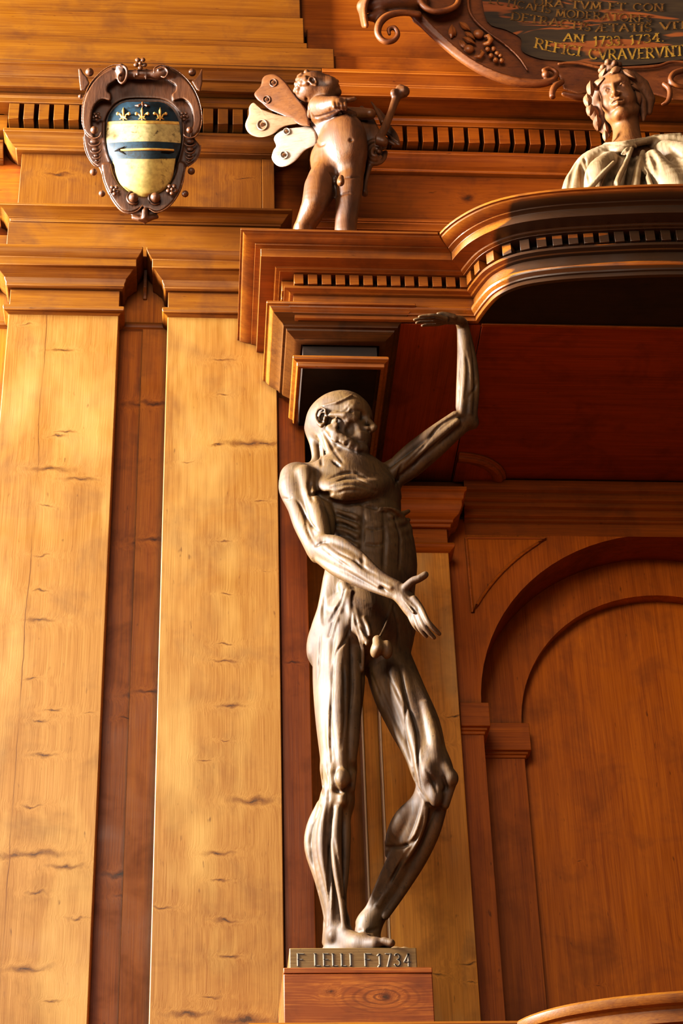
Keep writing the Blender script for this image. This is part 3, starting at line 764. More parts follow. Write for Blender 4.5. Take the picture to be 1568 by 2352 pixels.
    C([(700, 1092, -.285, 26), (706, 1130, -.29, 22), (696, 1170, -.295, 10)], .010)
    C([(708, 1130, -.30, 16), (728, 1175, -.325, 22), (740, 1225, -.345, 20), (742, 1252, -.355, 13)], .007)   # biceps
    C([(735, 1140, -.27, 16), (752, 1195, -.29, 18), (752, 1240, -.31, 14)], .012)
    C([(680, 1165, -.285, 18), (690, 1205, -.30, 17), (712, 1250, -.325, 14), (726, 1278, -.335, 10)], .007)   # triceps
    E(728, 1276, -.335, .020, .019, .022, .012)                                            # elbow point
    C([(742, 1262, -.345, 30), (790, 1290, -.39, 33), (830, 1312, -.42, 28), (872, 1333, -.455, 20), (912, 1353, -.48, 17)], .015)
    C([(742, 1240, -.365, 13), (778, 1248, -.395, 16), (822, 1275, -.425, 13), (868, 1315, -.46, 8), (898, 1338, -.485, 6)], .006)
    C([(752, 1262, -.375, 13), (800, 1292, -.425, 14), (850, 1325, -.46, 8), (898, 1350, -.495, 5)], .005)
    C([(736, 1285, -.35, 12), (775, 1312, -.39, 14), (825, 1338, -.43, 11), (880, 1362, -.47, 7), (908, 1374, -.48, 5)], .006)
    C([(760, 1275, -.385, 9), (810, 1308, -.435, 9), (870, 1347, -.475, 5)], .004)
    # hand
    W = (912, 1354, -.482)
    C([(905, 1350, -.48, 17), (928, 1365, -.485, 19), (946, 1390, -.485, 19), (955, 1408, -.485, 17)], .012, flat=((.3, -1, .1), .62))
    C([(924, 1378, -.478, 16), (942, 1405, -.478, 14), (952, 1416, -.478, 9)], .012, flat=((.3, -1, .1), .7))
    def finger(pts, k=.004): C(pts, k)
    finger([(930, 1352, -.495, 11), (948, 1335, -.512, 9.5), (962, 1329, -.522, 8.6), (975, 1321, -.528, 8.2), (977, 1319, -.528, 6.5)], .006)
    finger([(950, 1376, -.500, 8.5), (966, 1396, -.508, 7), (981, 1426, -.520, 6.2), (994, 1441, -.516, 5.8), (1009, 1456, -.504, 4.8)], .003)
    finger([(946, 1384, -.494, 8.5), (957, 1402, -.498, 7), (970, 1434, -.508, 6.2), (983, 1451, -.504, 5.7), (997, 1465, -.494, 4.7)], .003)
    finger([(940, 1390, -.486, 8), (948, 1407, -.490, 6.6), (959, 1436, -.496, 5.7), (969, 1451, -.492, 5.3), (979, 1462, -.484, 4.4)], .003)
    finger([(934, 1394, -.478, 7.5), (939, 1410, -.481, 6), (946, 1428, -.484, 5), (954, 1441, -.480, 4.6), (962, 1449, -.474, 4)], .003)
    for (x0, y0, x1, y1) in ((918, 1362, 956, 1400), (922, 1372, 950, 1408), (926, 1360, 962, 1396)):
        C([(x0, y0, -.497, 2.6), (x1, y1, -.507, 3.2)], .003)
    # --- raised left arm
    C([(882, 1098, -.17, 34), (900, 1092, -.17, 34), (940, 1062, -.20, 33), (1000, 1015, -.24, 32), (1040, 985, -.26, 28), (1072, 962, -.275, 24)], .02)
    C([(890, 1082, -.205, 15), (935, 1040, -.235, 17), (990, 1000, -.27, 19), (1045, 955, -.30, 12)], .007)
    C([(905, 1108, -.19, 15), (945, 1080, -.215, 20), (1000, 1035, -.25, 19), (1060, 985, -.27, 13)], .007)
    C([(880, 1105, -.21, 15), (925, 1068, -.24, 13), (985, 1022, -.275, 12), (1050, 968, -.305, 8)], .005)
    C([(905, 1120, -.18, 14), (912, 1140, -.17, 8)], .02)
    E(1086, 972, -.27, .018, .018, .020, .012)
    C([(1072, 962, -.275, 23), (1073, 920, -.295, 25), (1074, 860, -.315, 25), (1070, 800, -.345, 20), (1064, 755, -.375, 15), (1060, 742, -.392, 13)], .015)
    C([(1060, 950, -.305, 9), (1066, 890, -.33, 11), (1068, 830, -.345, 9), (1062, 765, -.368, 5)], .012)
    C([(1054, 935, -.295, 8), (1057, 870, -.32, 9), (1058, 810, -.34, 7), (1056, 760, -.372, 5)], .012)
    C([(1086, 955, -.29, 10), (1090, 890, -.315, 12), (1086, 830, -.335, 10), (1074, 765, -.358, 6)], .005)
    C([(1078, 950, -.305, 7), (1080, 880, -.335, 8), (1078, 810, -.352, 6)], .004)
    # flat palm pressed up against the architrave, fingers pointing left
    C([(1060, 745, -.385, 13), (1056, 736, -.415, 13), (1036, 735, -.424, 12), (1012, 734, -.426, 12)], .010, flat=((0, .55, 1), .6))
    for j, (y0, L) in enumerate(((723.5, 962), (730.5, 951), (737.5, 956), (744, 969))):
        Y = -.462 + .0155 * j
        C([(1024, 732 + 2.5 * j, -.448 + .010 * j, 6.2), ((1024 + L) / 2 + 6, y0 + 1, Y, 5.0), (L + 12, y0 + 2, Y, 4.5), (L, y0 + 4, Y, 3.8)], .0015)
    C([(1042, 728, -.436, 8), (1022, 722, -.442, 6.5), (1006, 721, -.444, 5)], .006)
    # --- legs: standing leg
    C([(778, 1450, -.19, 52), (775, 1500, -.20, 54), (774, 1570, -.215, 51), (775, 1650, -.23, 47), (777, 1720, -.235, 41), (778, 1765, -.235, 37)], .03)
    C([(745, 1440, -.20, 18), (738, 1540, -.20, 20), (744, 1640, -.22, 20), (748, 1740, -.22, 12), (752, 1800, -.215, 9)], .008)     # outer thigh
    C([(802, 1365, -.275, 8), (788, 1440, -.275, 14), (782, 1540, -.28, 20), (780, 1640, -.29, 20), (784, 1730, -.285, 13), (786, 1765, -.28, 9)], .007)
    C([(812, 1500, -.25, 16), (812, 1600, -.265, 17), (808, 1690, -.275, 17), (806, 1745, -.27, 12)], .008)
    C([(760, 1480, -.255, 10), (762, 1580, -.27, 13), (762, 1690, -.275, 13), (766, 1760, -.27, 8)], .006)
    C([(822, 1460, -.25, 12), (824, 1560, -.235, 14), (818, 1650, -.23, 10)], .010)
    C([(806, 1360, -.30, 5), (818, 1430, -.30, 5), (832, 1490, -.285, 5), (832, 1540, -.265, 4)], .006)
    # knee
    C([(777, 1765, -.235, 37), (778, 1800, -.23, 35), (774, 1840, -.22, 35)], .02)
    E(787, 1788, -.287, .020, .023, .030, .009)
    C([(786, 1812, -.275, 7), (786, 1842, -.265, 8)], .008)
    C([(760, 1775, -.27, 9), (764, 1810, -.265, 8)], .010); C([(808, 1780, -.262, 10), (806, 1812, -.255, 9)], .012)
    # shank
    C([(774, 1840, -.22, 35), (762, 1890, -.20, 40), (757, 1940, -.19, 41), (760, 2000, -.19, 35), (767, 2060, -.19, 27), (773, 2110, -.19, 22), (774, 2140, -.185, 21)], .02)
    C([(738, 1850, -.20, 12), (722, 1900, -.18, 18), (718, 1950, -.17, 18), (734, 2020, -.17, 12), (748, 2090, -.165, 8), (756, 2145, -.16, 8)], .007)
    C([(752, 1850, -.245, 9), (742, 1910, -.235, 13), (744, 1970, -.23, 13), (758, 2050, -.225, 8), (762, 2120, -.21, 6)], .005)
    C([(776, 1860, -.255, 9), (772, 1920, -.255, 12), (774, 1990, -.25, 11), (784, 2070, -.24, 7), (790, 2130, -.235, 6)], .006)
    C([(795, 1850, -.235, 8), (794, 1920, -.225, 11), (792, 2000, -.22, 9), (786, 2080, -.215, 6)], .008)
    # --- bent leg
    C([(888, 1455, -.15, 52), (892, 1520, -.17, 55), (915, 1590, -.20, 58), (945, 1660, -.235, 52), (972, 1720, -.265, 44), (992, 1762, -.285, 40)], .03)
    C([(925, 1500, -.20, 16), (950, 1580, -.235, 24), (985, 1660, -.275, 24), (1010, 1735, -.31, 16), (1028, 1770, -.33, 11)], .008)
    C([(893, 1500, -.235, 11), (910, 1580, -.265, 15), (940, 1660, -.295, 14), (958, 1730, -.315, 11), (968, 1790, -.315, 9), (982, 1835, -.305, 8)], .005)  # sartorius band
    C([(865, 1530, -.21, 16), (880, 1600, -.235, 20), (910, 1670, -.26, 18), (940, 1735, -.28, 12), (958, 1790, -.285, 8)], .008)
    C([(975, 1620, -.285, 12), (995, 1690, -.315, 16), (1000, 1745, -.325, 14)], .008)
    # knee
    C([(992, 1762, -.285, 40), (1005, 1792, -.29, 37), (995, 1818, -.28, 33)], .02)
    E(1035, 1788, -.325, .022, .021, .026, .010)
    E(985, 1775, -.325, .022, .025, .035, .014)
    E(1000, 1825, -.315, .020, .022, .035, .014)
    C([(1036, 1810, -.315, 8), (1022, 1850, -.30, 9)], .010)
    # shank
    C([(998, 1812, -.28, 34), (968, 1870, -.24, 37), (945, 1930, -.20, 38), (920, 1990, -.165, 33), (888, 2060, -.125, 26), (856, 2115, -.10, 23), (842, 2140, -.095, 24)], .02)
    C([(965, 1835, -.265, 14), (930, 1880, -.235, 24), (908, 1925, -.20, 22), (893, 1962, -.17, 9)], .006)     # calf
    C([(978, 1840, -.30, 8), (968, 1890, -.275, 11), (945, 1945, -.235, 11), (905, 2010, -.18, 8), (870, 2080, -.14, 6)], .005)
    C([(1015, 1850, -.285, 12), (995, 1910, -.25, 15), (965, 1975, -.205, 14), (925, 2045, -.16, 10), (885, 2105, -.13, 8)], .006)
    C([(905, 1965, -.19, 12), (880, 2020, -.155, 12), (850, 2080, -.115, 8), (825, 2120, -.09, 6)], .006)
    # --- feet, toes towards the viewer's right
    zf = 3.4735
    def Wp(px, py, Y, z): q = J(px, py, Y); return (q[0], q[1], z)
    def foot(ax, aY, hx, toe, dy, k):
        a = J(ax, 2128, aY); an = (a[0], a[1], zf + .085)
        h = Wp(hx, 2175, aY + .015, zf + .026)
        S.cap(J(ax, 2120, aY), an, .030, .030, .02)
        S.cap(an, h, .030, .027, .02)
        m1 = Wp(toe - 62, 2170, aY - dy * .55, zf + .030); b = Wp(toe - 28, 2170, aY - dy * .85, zf + .016)
        S.cap(an, m1, .031, .028, .02); S.cap(h, m1, .024, .024, .02); S.cap(m1, b, .027, .021, .012)
        m2 = (m1[0] - .012, m1[1] + .03, m1[2] - .008); b2 = (b[0] - .01, b[1] + .032, b[2] - .004)
        S.cap(h, m2, .024, .02, .02); S.cap(m2, b2, .022, .016, .012)
        for i in range(5):
            t = i / 4; p = np.array(b) * (1 - t) + np.array(b2) * t; L = (.050, .048, .043, .038, .030)[i]; r = (.0115, .0088, .0082, .0078, .0074)[i]
            q = p + np.array((.80, -.45, 0)) * L * .55 + np.array((0, 0, .004)); q2 = p + np.array((.80, -.45, 0)) * L; q2[2] = zf + r + .0005
            S.cap(p, q, r * 1.1, r, .006); S.cap(q, q2, r, r * .9, .003)
        S.cap(np.array(an) + (.005, -.01, .0), np.array(b) + (0, 0, .006), .007, .005, .008)
    foot(776, -.185, 758, 890, .135, .02)
    foot(846, -.095, 822, 936, .16, .02)
    C([(752, 2120, -.165, 8), (750, 2165, -.16, 10)], .010)
    E(764, 2150, -.215, .012, .012, .014, .010); E(836, 2148, -.125, .012, .012, .014, .010)
    # --- head, turned to the viewer's right
    h = Frame(J(782, 980, -.235), unit((.84, -.53, -.10)), unit((.04, .02, 1)))
    R_ = h.rot
    S.ell(h(-.012, 0, .040), (.104, .078, .088), .02, rot=R_)
    S.ell(h(-.045, 0, .020), (.070, .070, .075), .02, rot=R_)
    S.ell(h(.040, 0, -.048), (.058, .056, .080), .03, rot=R_)
    S.ell(h(.060, 0, .030), (.040, .060, .045), .02, rot=R_)
    for sd in (1, -1):
        S.cap(h(.088, sd * .012, .022), h(.070, sd * .050, .022), .010, .009, .010)           # brow
        S.ell(h(.092, sd * .033, .000), (.020, .020, .015), .010, True, R_)                   # socket
        S.ell(h(.070, sd * .033, .000), (.0165, .0165, .0145), .003, False, R_)               # eyeball
        S.chain([h(.079, sd * .018, .001), h(.086, sd * .033, .009), h(.074, sd * .049, .002)], .0032, .003)
        S.chain([h(.079, sd * .018, -.003), h(.084, sd * .033, -.010), h(.074, sd * .049, -.002)], .0032, .003)
        S.chain([h(.074, sd * .044, -.018), h(.050, sd * .064, -.012), h(.005, sd * .074, -.004)], [.012, .010, .006], .012)   # cheekbone
        S.chain([h(.058, sd * .055, -.024), h(.068, sd * .040, -.050), h(.078, sd * .024, -.070)], [.006, .005, .004], .004)   # zygomatic muscle
        S.chain([h(.004, sd * .066, -.055), h(.030, sd * .058, -.085), h(.068, sd * .030, -.110)], [.016, .014, .014], .012)   # jaw
        S.ell(h(.070, sd * .046, -.058), (.022, .012, .024), .012, True, R_)                  # hollow cheek
        S.cap(h(.105, sd * .010, -.042), h(.090, sd * .016, -.040), .0085, .008, .006)        # nostril wing
        S.chain([h(.066, sd * .058, .066), h(.052, sd * .066, .052), h(.022, sd * .0755, .036), h(-.02, sd * .080, .034)], [.004, .005, .005, .003], .005)  # temporal ridge
        S.chain([h(.066, sd * .058, .018), h(.060, sd * .062, -.002), h(.052, sd * .066, -.016)], .003, .004)
        # ear
        e = lambda a, u, o=.0: h(-.022 + a, sd * (.0765 + o), -.012 + u)
        S.ell(e(.0, .0, -.004), (.017, .008, .030), .006, rot=R_)
        S.ell(e(.002, .004, .008), (.012, .010, .020), .004, True, R_)
        S.chain([e(.014, .010, .004), e(.012, .026, .008), e(.0, .034, .010), e(-.014, .028, .011), e(-.019, .010, .011), e(-.016, -.008, .010), e(-.008, -.024, .007), e(.002, -.032, .004), e(.010, -.026, .004)],
                [.003, .0042, .0048, .005, .005, .0048, .0055, .0075, .005], .003)
        S.chain([e(.008, .018, .006), e(-.004, .016, .007), e(-.009, .0, .007), e(-.004, -.012, .006)], .0030, .003)
        S.cap(e(.013, -.006, .006), e(.012, -.013, .006), .006, .005, .004)
    S.chain([h(.089, 0, .020), h(.098, 0, .000), h(.113, 0, -.022), h(.122, 0, -.036)], [.009, .008, .0095, .011], .008)
    S.cap(h(.118, 0, -.042), h(.100, 0, -.048), .009, .008, .006)
    for sd in (1, -1):
        S.cap(h(.112, sd * .007, -.050), h(.106, sd * .008, -.050), .0035, .003, .002, True)
    S.ell(h(.090, 0, -.072), (.016, .030, .022), .012, rot=R_)
    S.chain([h(.088, -.027, -.066), h(.101, -.012, -.060), h(.103, 0, -.061), h(.101, .012, -.060), h(.088, .027, -.066)], [.005, .0065, .006, .0065, .005], .004)   # moustache lip
    S.chain([h(.086, -.022, -.078), h(.098, 0, -.076), h(.086, .022, -.078)], .0032, .003, True)
    S.chain([h(.088, -.016, -.085), h(.098, 0, -.084), h(.088, .016, -.085)], [.005, .007, .005], .004)
    S.ell(h(.086, 0, -.110), (.021, .024, .019), .010, rot=R_)
    rnd = random.Random(5)
    for i in range(150):                                        # curls of the short beard
        t = rnd.random(); sd = rnd.choice((1, 1, -1))
        if t < .25: q = h(.020 + rnd.uniform(-.010, .010), sd * .0705, -.020 - t * .22)
        else:
            v = (t - .25) / .75; q = h(.012 + .078 * v + rnd.uniform(-.006, .006), sd * (.066 - .052 * v * v), -.082 - .036 * v + rnd.uniform(-.012, .014))
        r = rnd.uniform(.0040, .0060)
        S.ell(q, (r, r, r * 1.2), .005)
    # --- furrows and cords traced on the skin
    T1, T2, T3, T5, T6 = (620, 1040, 4.126), (680, 1290, 4.9), (600, 1450, 2.607), (880, 700, 5.11), (680, 880, 7.127)
    def D(pts, tr, w=3.2, d=3.0, k=.004): S.trace(pts, w * RP, d * RP, tr, k)
    def U(pts, tr, w=3.0, d=2.0, k=.004): S.trace(pts, w * RP, d * RP, tr, k, sub=False)
    for pts, w, d in (
        ([(275, 470), (330, 590), (400, 690), (450, 740)], 3.4, 3.6), ([(250, 440), (300, 520), (335, 630), (352, 720), (385, 800), (440, 890)], 2.8, 3.2),
        ([(400, 190), (378, 290), (385, 390), (400, 450)], 6, 4), ([(395, 380), (450, 390), (520, 400), (580, 380)], 8, 9),
        ([(490, 415), (600, 462), (720, 482), (860, 470), (960, 450), (1070, 455)], 7, 6), ([(560, 240), (690, 195), (820, 190), (920, 235)], 4, 3.4),
        ([(570, 285), (720, 245), (850, 252), (970, 315)], 4, 3.4), ([(575, 330), (740, 296), (880, 312), (1010, 365)], 4, 3.4), ([(620, 385), (740, 352), (880, 362)], 3, 2),
        ([(870, 490), (1000, 520), (1120, 540), (1220, 610)], 6, 4.5), ([(890, 520), (880, 700), (870, 900), (880, 1080)], 6, 3.2), ([(1085, 570), (1095, 800), (1085, 1000), (1080, 1150)], 7, 4),
        ([(1185, 620), (1235, 800), (1225, 1100)], 5, 3), ([(438, 882), (490, 850), (545, 850)], 4, 5), ([(545, 860), (650, 945), (780, 1010), (930, 1112), (1010, 1155)], 2.6, 2.8),
        ([(500, 900), (640, 1010), (800, 1120)], 2.4, 2.2), ([(800, 1010), (870, 1085), (960, 1150)], 2.4, 2.4), ([(640, 580), (700, 610), (790, 640)], 4, 3), ([(640, 660), (720, 690), (800, 730)], 4, 3), ([(650, 745), (730, 775), (800, 830)], 4, 3),
        ([(640, 520), (720, 545), (800, 560)], 4, 3), ([(910, 700), (1000, 715), (1080, 700)], 5, 2.6), ([(905, 860), (1000, 872), (1080, 860)], 5, 2.6), ([(120, 430), (165, 440), (200, 430)], 2.4, 2)):
        D(pts, T1, w, d)
    for pts, w, d in (
        ([(545, 300), (500, 450), (440, 560), (380, 655)], 5, 6), ([(405, 690), (365, 830)], 4, 4), ([(640, 350), (622, 550), (602, 760), (540, 900), (440, 1040), (415, 1250), (405, 1500), (385, 1700)], 3.4, 4.2),
        ([(640, 480), (680, 700), (720, 850), (742, 1000), (765, 1120)], 3.4, 3.6), ([(700, 700), (780, 800), (850, 900)], 4, 4), ([(540, 1100), (545, 1400), (530, 1700)], 3, 2.6), ([(620, 1050), (632, 1400), (600, 1700)], 3, 2.6),
        ([(190, 1100), (245, 1200)], 4, 4), ([(850, 1270), (920, 1450), (1000, 1650)], 3, 3), ([(1010, 1260), (1100, 1400), (1190, 1600)], 3, 3), ([(1190, 1150), (1202, 1350), (1245, 1700)], 3, 3.2), ([(1300, 1380), (1335, 1600)], 3, 3),
        ([(310, 400), (300, 560), (305, 700)], 4, 2.4), ([(270, 820), (260, 1050), (240, 1300)], 3.4, 2.2), ([(1100, 500), (1150, 700), (1160, 950)], 6, 3)):
        D(pts, T2, w, d)
    U([(1075, 470), (1020, 680), (930, 850)], T2, 2.6, 2.2); U([(825, 650), (862, 820)], T2, 3, 2.2); U([(580, 330), (520, 520), (450, 700), (410, 850)], T2, 5, 3)
    for pts, w, d in (
        ([(430, 180), (420, 400), (415, 650), (422, 780)], 3.2, 4), ([(492, 200), (500, 500), (480, 700)], 3, 2.6), ([(336, 700), (362, 850), (368, 980)], 4.5, 7), ([(394, 760), (402, 900), (402, 1010)], 3.2, 4.4),
        ([(425, 925), (455, 955), (492, 958), (545, 900)], 5, 5), ([(350, 1050), (302, 1200), (300, 1330), (340, 1550), (380, 1780)], 3.6, 4.4), ([(402, 1000), (390, 1150), (385, 1350), (400, 1560)], 3, 3), ([(430, 1020), (410, 1300), (405, 1600), (395, 1760)], 3.8, 5),
        ([(430, 1240), (470, 1450), (510, 1700)], 3, 3.4), ([(820, 180), (870, 400), (930, 600), (942, 800), (962, 950), (1012, 1040)], 3.2, 4.2), ([(868, 450), (862, 600), (902, 800)], 3, 2.6), ([(905, 820), (932, 930), (1000, 1040)], 3.4, 4),
        ([(690, 280), (760, 450), (850, 640)], 3, 2.6), ([(990, 830), (1030, 900), (1050, 960)], 4, 4), ([(1085, 870), (1105, 930), (1090, 960)], 4, 4.4), ([(740, 1295), (840, 1290), (890, 1268), (935, 1225)], 4.4, 6), ([(975, 1050), (960, 1150), (920, 1250), (830, 1400), (720, 1570), (660, 1650)], 3.6, 4.4),
        ([(880, 1290), (800, 1450), (745, 1560)], 3, 2.8), ([(585, 1790), (640, 1795), (700, 1780)], 5, 4), ([(600, 1690), (560, 1760)], 3, 3), ([(760, 1100), (800, 1080), (860, 1000)], 4, 2.2)):
        D(pts, T3, w, d)
    for pts, w, d in (
        ([(920, 560), (900, 800), (892, 1000), (880, 1220)], 2.2, 1.8), ([(962, 540), (992, 800), (962, 1100)], 2.4, 2.2), ([(1020, 400), (1060, 700), (1072, 1000)], 2.4, 2.4), ([(1110, 700), (1128, 900)], 2.2, 2), ([(1000, 1080), (1060, 1000), (1100, 900)], 2.6, 2.4),
        ([(880, 1290), (650, 1430), (480, 1650), (250, 1900)], 3, 3.4), ([(850, 1430), (700, 1560), (500, 1730), (380, 1850), (300, 1960)], 2.8, 3), ([(560, 1850), (400, 2000), (230, 2150)], 3, 3), ([(230, 1850), (180, 1980), (140, 2120)], 4, 5)):
        D(pts, T5, w, d)
    for pts, w, d in (([(398, 1060), (408, 1230), (418, 1350)], 4, 7), ([(330, 880), (380, 980), (400, 1060)], 3, 3), ([(590, 1250), (660, 1330), (730, 1370)], 4, 7), ([(430, 790), (540, 950), (620, 1100), (760, 1290)], 4, 4), ([(345, 1150), (340, 1300)], 2.4, 3)):
        D(pts, T6, w, d)
    U([(470, 475), (650, 472), (780, 440), (870, 350), (885, 310)], T6, 3, 2); U([(765, 550), (800, 640), (870, 760), (920, 830)], T6, 2.6, 2)
    return S
st = thing('flayed_statue', (.40, -.19, 3.406), 'carved brown flayed man statue holding up the canopy with one raised arm', 'statue')
bd = body().build('body', W_FIG, st)
W_PLI = figure_wood('limewood_plinth', (.115, .062, .014), (.075, .036, .007), (.03, .014, .003), grain=(.06, 1, 1), rough=.42, seed=3., coat=.1)
pli = MB().box(.2305, .5635, -.32, -.02, 3.4058, 3.4738).build('plinth', W_PLI, st, bevel=.002)
# ------------------------------------------------------------------ cut and painted lettering: strokes on a unit em, baseline 0, cap height 1
def _arc(cx, cz, rx, rz, a0, a1, n=12): return [(cx + rx * math.cos(math.radians(a0 + (a1 - a0) * i / n)), cz + rz * math.sin(math.radians(a0 + (a1 - a0) * i / n))) for i in range(n + 1)]
GL = {
 'A': (.78, [[(.02, 0), (.39, 1)], [(.39, 1), (.76, 0)], [(.16, .36), (.62, .36)]]),
 'C': (.74, [_arc(.42, .5, .38, .5, 50, 310)]),
 'D': (.76, [[(.08, 0), (.08, 1)], [(.08, 1), (.3, 1)] + _arc(.3, .5, .42, .5, 90, -90) + [(.08, 0)]]),
 'E': (.60, [[(.08, 0), (.08, 1)], [(.08, 1), (.56, 1)], [(.08, .52), (.46, .52)], [(.08, 0), (.58, 0)]]),
 'F': (.58, [[(.08, 0), (.08, 1)], [(.08, 1), (.56, 1)], [(.08, .52), (.44, .52)]]),
 'G': (.78, [_arc(.42, .5, .38, .5, 50, 320), [(.70, .12), (.70, .45)], [(.5, .45), (.78, .45)]]),
 'I': (.22, [[(.11, 0), (.11, 1)], [(.02, 0), (.2, 0)], [(.02, 1), (.2, 1)]]),
 'L': (.56, [[(.08, 0), (.08, 1)], [(.08, 0), (.54, 0)], [(.0, 1), (.16, 1)]]),
 'M': (.92, [[(.06, 0), (.14, 1)], [(.14, 1), (.46, .1)], [(.46, .1), (.78, 1)], [(.78, 1), (.86, 0)]]),
 'N': (.80, [[(.08, 0), (.08, 1)], [(.08, 1), (.70, 0)], [(.70, 0), (.70, 1)]]),
 'O': (.86, [_arc(.43, .5, .39, .5, 0, 360, 20)]),
 'P': (.62, [[(.08, 0), (.08, 1)], [(.08, 1), (.3, 1)] + _arc(.3, .74, .28, .26, 90, -90) + [(.08, .48)]]),
 'R': (.70, [[(.08, 0), (.08, 1)], [(.08, 1), (.3, 1)] + _arc(.3, .75, .28, .25, 90, -90) + [(.08, .5)], [(.3, .5), (.68, 0)]]),
 'S': (.56, [_arc(.28, .74, .22, .26, 40, 270) + _arc(.28, .25, .24, .25, 90, -140)]),
 'T': (.68, [[(.34, 0), (.34, 1)], [(.02, 1), (.66, 1)], [(.02, 1), (.0, .9)], [(.66, 1), (.68, .9)]]),
 'V': (.76, [[(.02, 1), (.38, 0)], [(.38, 0), (.74, 1)]]),
 'Y': (.70, [[(.02, 1), (.35, .5)], [(.68, 1), (.35, .5)], [(.35, .5), (.35, 0)]]),
 '1': (.34, [[(.22, 1), (.22, .08), (.08, -.08)], [(.06, .86), (.22, 1)]]),
 '3': (.54, [_arc(.24, .76, .22, .24, 150, -80), _arc(.22, .26, .27, .27, 85, -150)]),
 '4': (.62, [[(.44, 0), (.44, 1)], [(.44, 1), (.04, .32)], [(.04, .32), (.6, .32)]]),
 '7': (.56, [[(.04, 1), (.52, 1)], [(.52, 1), (.2, -.06)]]),
 'Æ': (1.02, [[(.02, 0), (.52, 1)], [(.52, 0), (.52, 1)], [(.52, 1), (.98, 1)], [(.52, .52), (.88, .52)], [(.52, 0), (1.0, 0)], [(.20, .36), (.52, .36)]]),
 '.': (.22, [[(.09, .0), (.12, .03)]]), ' ': (.42, []),
}
def letters(mb, text, at, w=.09, d0=0.0, d1=.002, serif=True, gap=.13):
    """writes text; at(u, v, h) -> world, u along the line and v up, both in cap heights"""
    u = 0
    for ch in text:
        adv, strokes = GL[ch]
        for st in strokes:
            for i in range(len(st) - 1):
                a, b = Vector(st[i]), Vector(st[i + 1]); d = b - a
                if d.length < 1e-6: continue
                d.normalize(); n = Vector((-d.y, d.x)); ww = w * (.5 + .5 * abs(d.y)) / 2 if len(st) == 2 else w * .42 * (1 if abs(d.y) > .5 else .75)
                a2, b2 = a - d * ww * .6, b + d * ww * .6
                c = [a2 + n * ww, a2 - n * ww, b2 - n * ww, b2 + n * ww]
                mb.add([at(u + q.x, q.y, d1) for q in c] + [at(u + q.x, q.y, d0) for q in c], [(0, 1, 2, 3), (4, 5, 1, 0), (5, 6, 2, 1), (6, 7, 3, 2), (7, 4, 0, 3)])
            if serif and len(st) == 2 and abs(st[0][0] - st[1][0]) < .14 and abs(st[0][1] - st[1][1]) > .5:
                for (x, y) in st:
                    c = [(x - w * 1.1, y - w * .25), (x + w * 1.1, y - w * .25), (x + w * 1.1, y + w * .25), (x - w * 1.1, y + w * .25)]
                    mb.add([at(u + p, q, d1) for p, q in c], [(0, 1, 2, 3)])
        u += adv + gap
    return u
def text_width(text, gap=.13): return sum(GL[c][0] + gap for c in text) - gap
def flat_paint(name, col, rough=.6, worn=None, spec=.4):
    t = NT(name); pos = t.node('ShaderNodeNewGeometry').outputs['Position']
    n = t.noise(pos, 60, 4, .6); c = t.mix(t.remap(n, .35, .7), col, tuple(a * .55 for a in col))
    if worn:
        n2 = t.noise(pos, 34, 4, .7, .5); c = t.mix(t.remap(n2, worn[1], worn[1] + .08), c, worn[0])
    t.link(c, t.bsdf.inputs['Base Color']); t.bsdf.inputs['Roughness'].default_value = rough; t.bsdf.inputs['Specular IOR Level'].default_value = spec
    return t.mat
# incised signature on the plinth of the flayed statue
def plate_at(px0, py0, px1, py1, Y, hpx):
    a, b = P(px0, py0, Y), P(px1, py1, Y); du = (b - a) / np.linalg.norm(b - a); s = hpx * px_size(a) / .834
    return (lambda u, v, h: tuple(a + du * u * s + np.array((0, -h, v * s)))), s, np.linalg.norm(b - a) / s
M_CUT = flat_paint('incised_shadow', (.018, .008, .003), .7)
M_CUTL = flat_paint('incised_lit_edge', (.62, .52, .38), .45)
for txt, x0, x1 in (('F', 681, 694), ('LELLI', 721, 807), ('F', 836, 850), ('1', 865, 868), ('734', 884, 942)):
    at, s, L = plate_at(x0, 2218, x1, 2218.3, -.3203, 24)
    k = L / max(text_width(txt, .30), .1) if len(txt) > 1 else 1.0
    u = 0
    for ch in txt:
        md, ml = MB(), MB()
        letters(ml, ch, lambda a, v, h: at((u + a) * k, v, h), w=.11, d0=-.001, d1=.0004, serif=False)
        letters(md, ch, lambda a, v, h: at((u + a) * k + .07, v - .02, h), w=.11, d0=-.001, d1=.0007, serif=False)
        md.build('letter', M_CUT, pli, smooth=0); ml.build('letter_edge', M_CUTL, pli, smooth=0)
        u += GL[ch][0] + .30
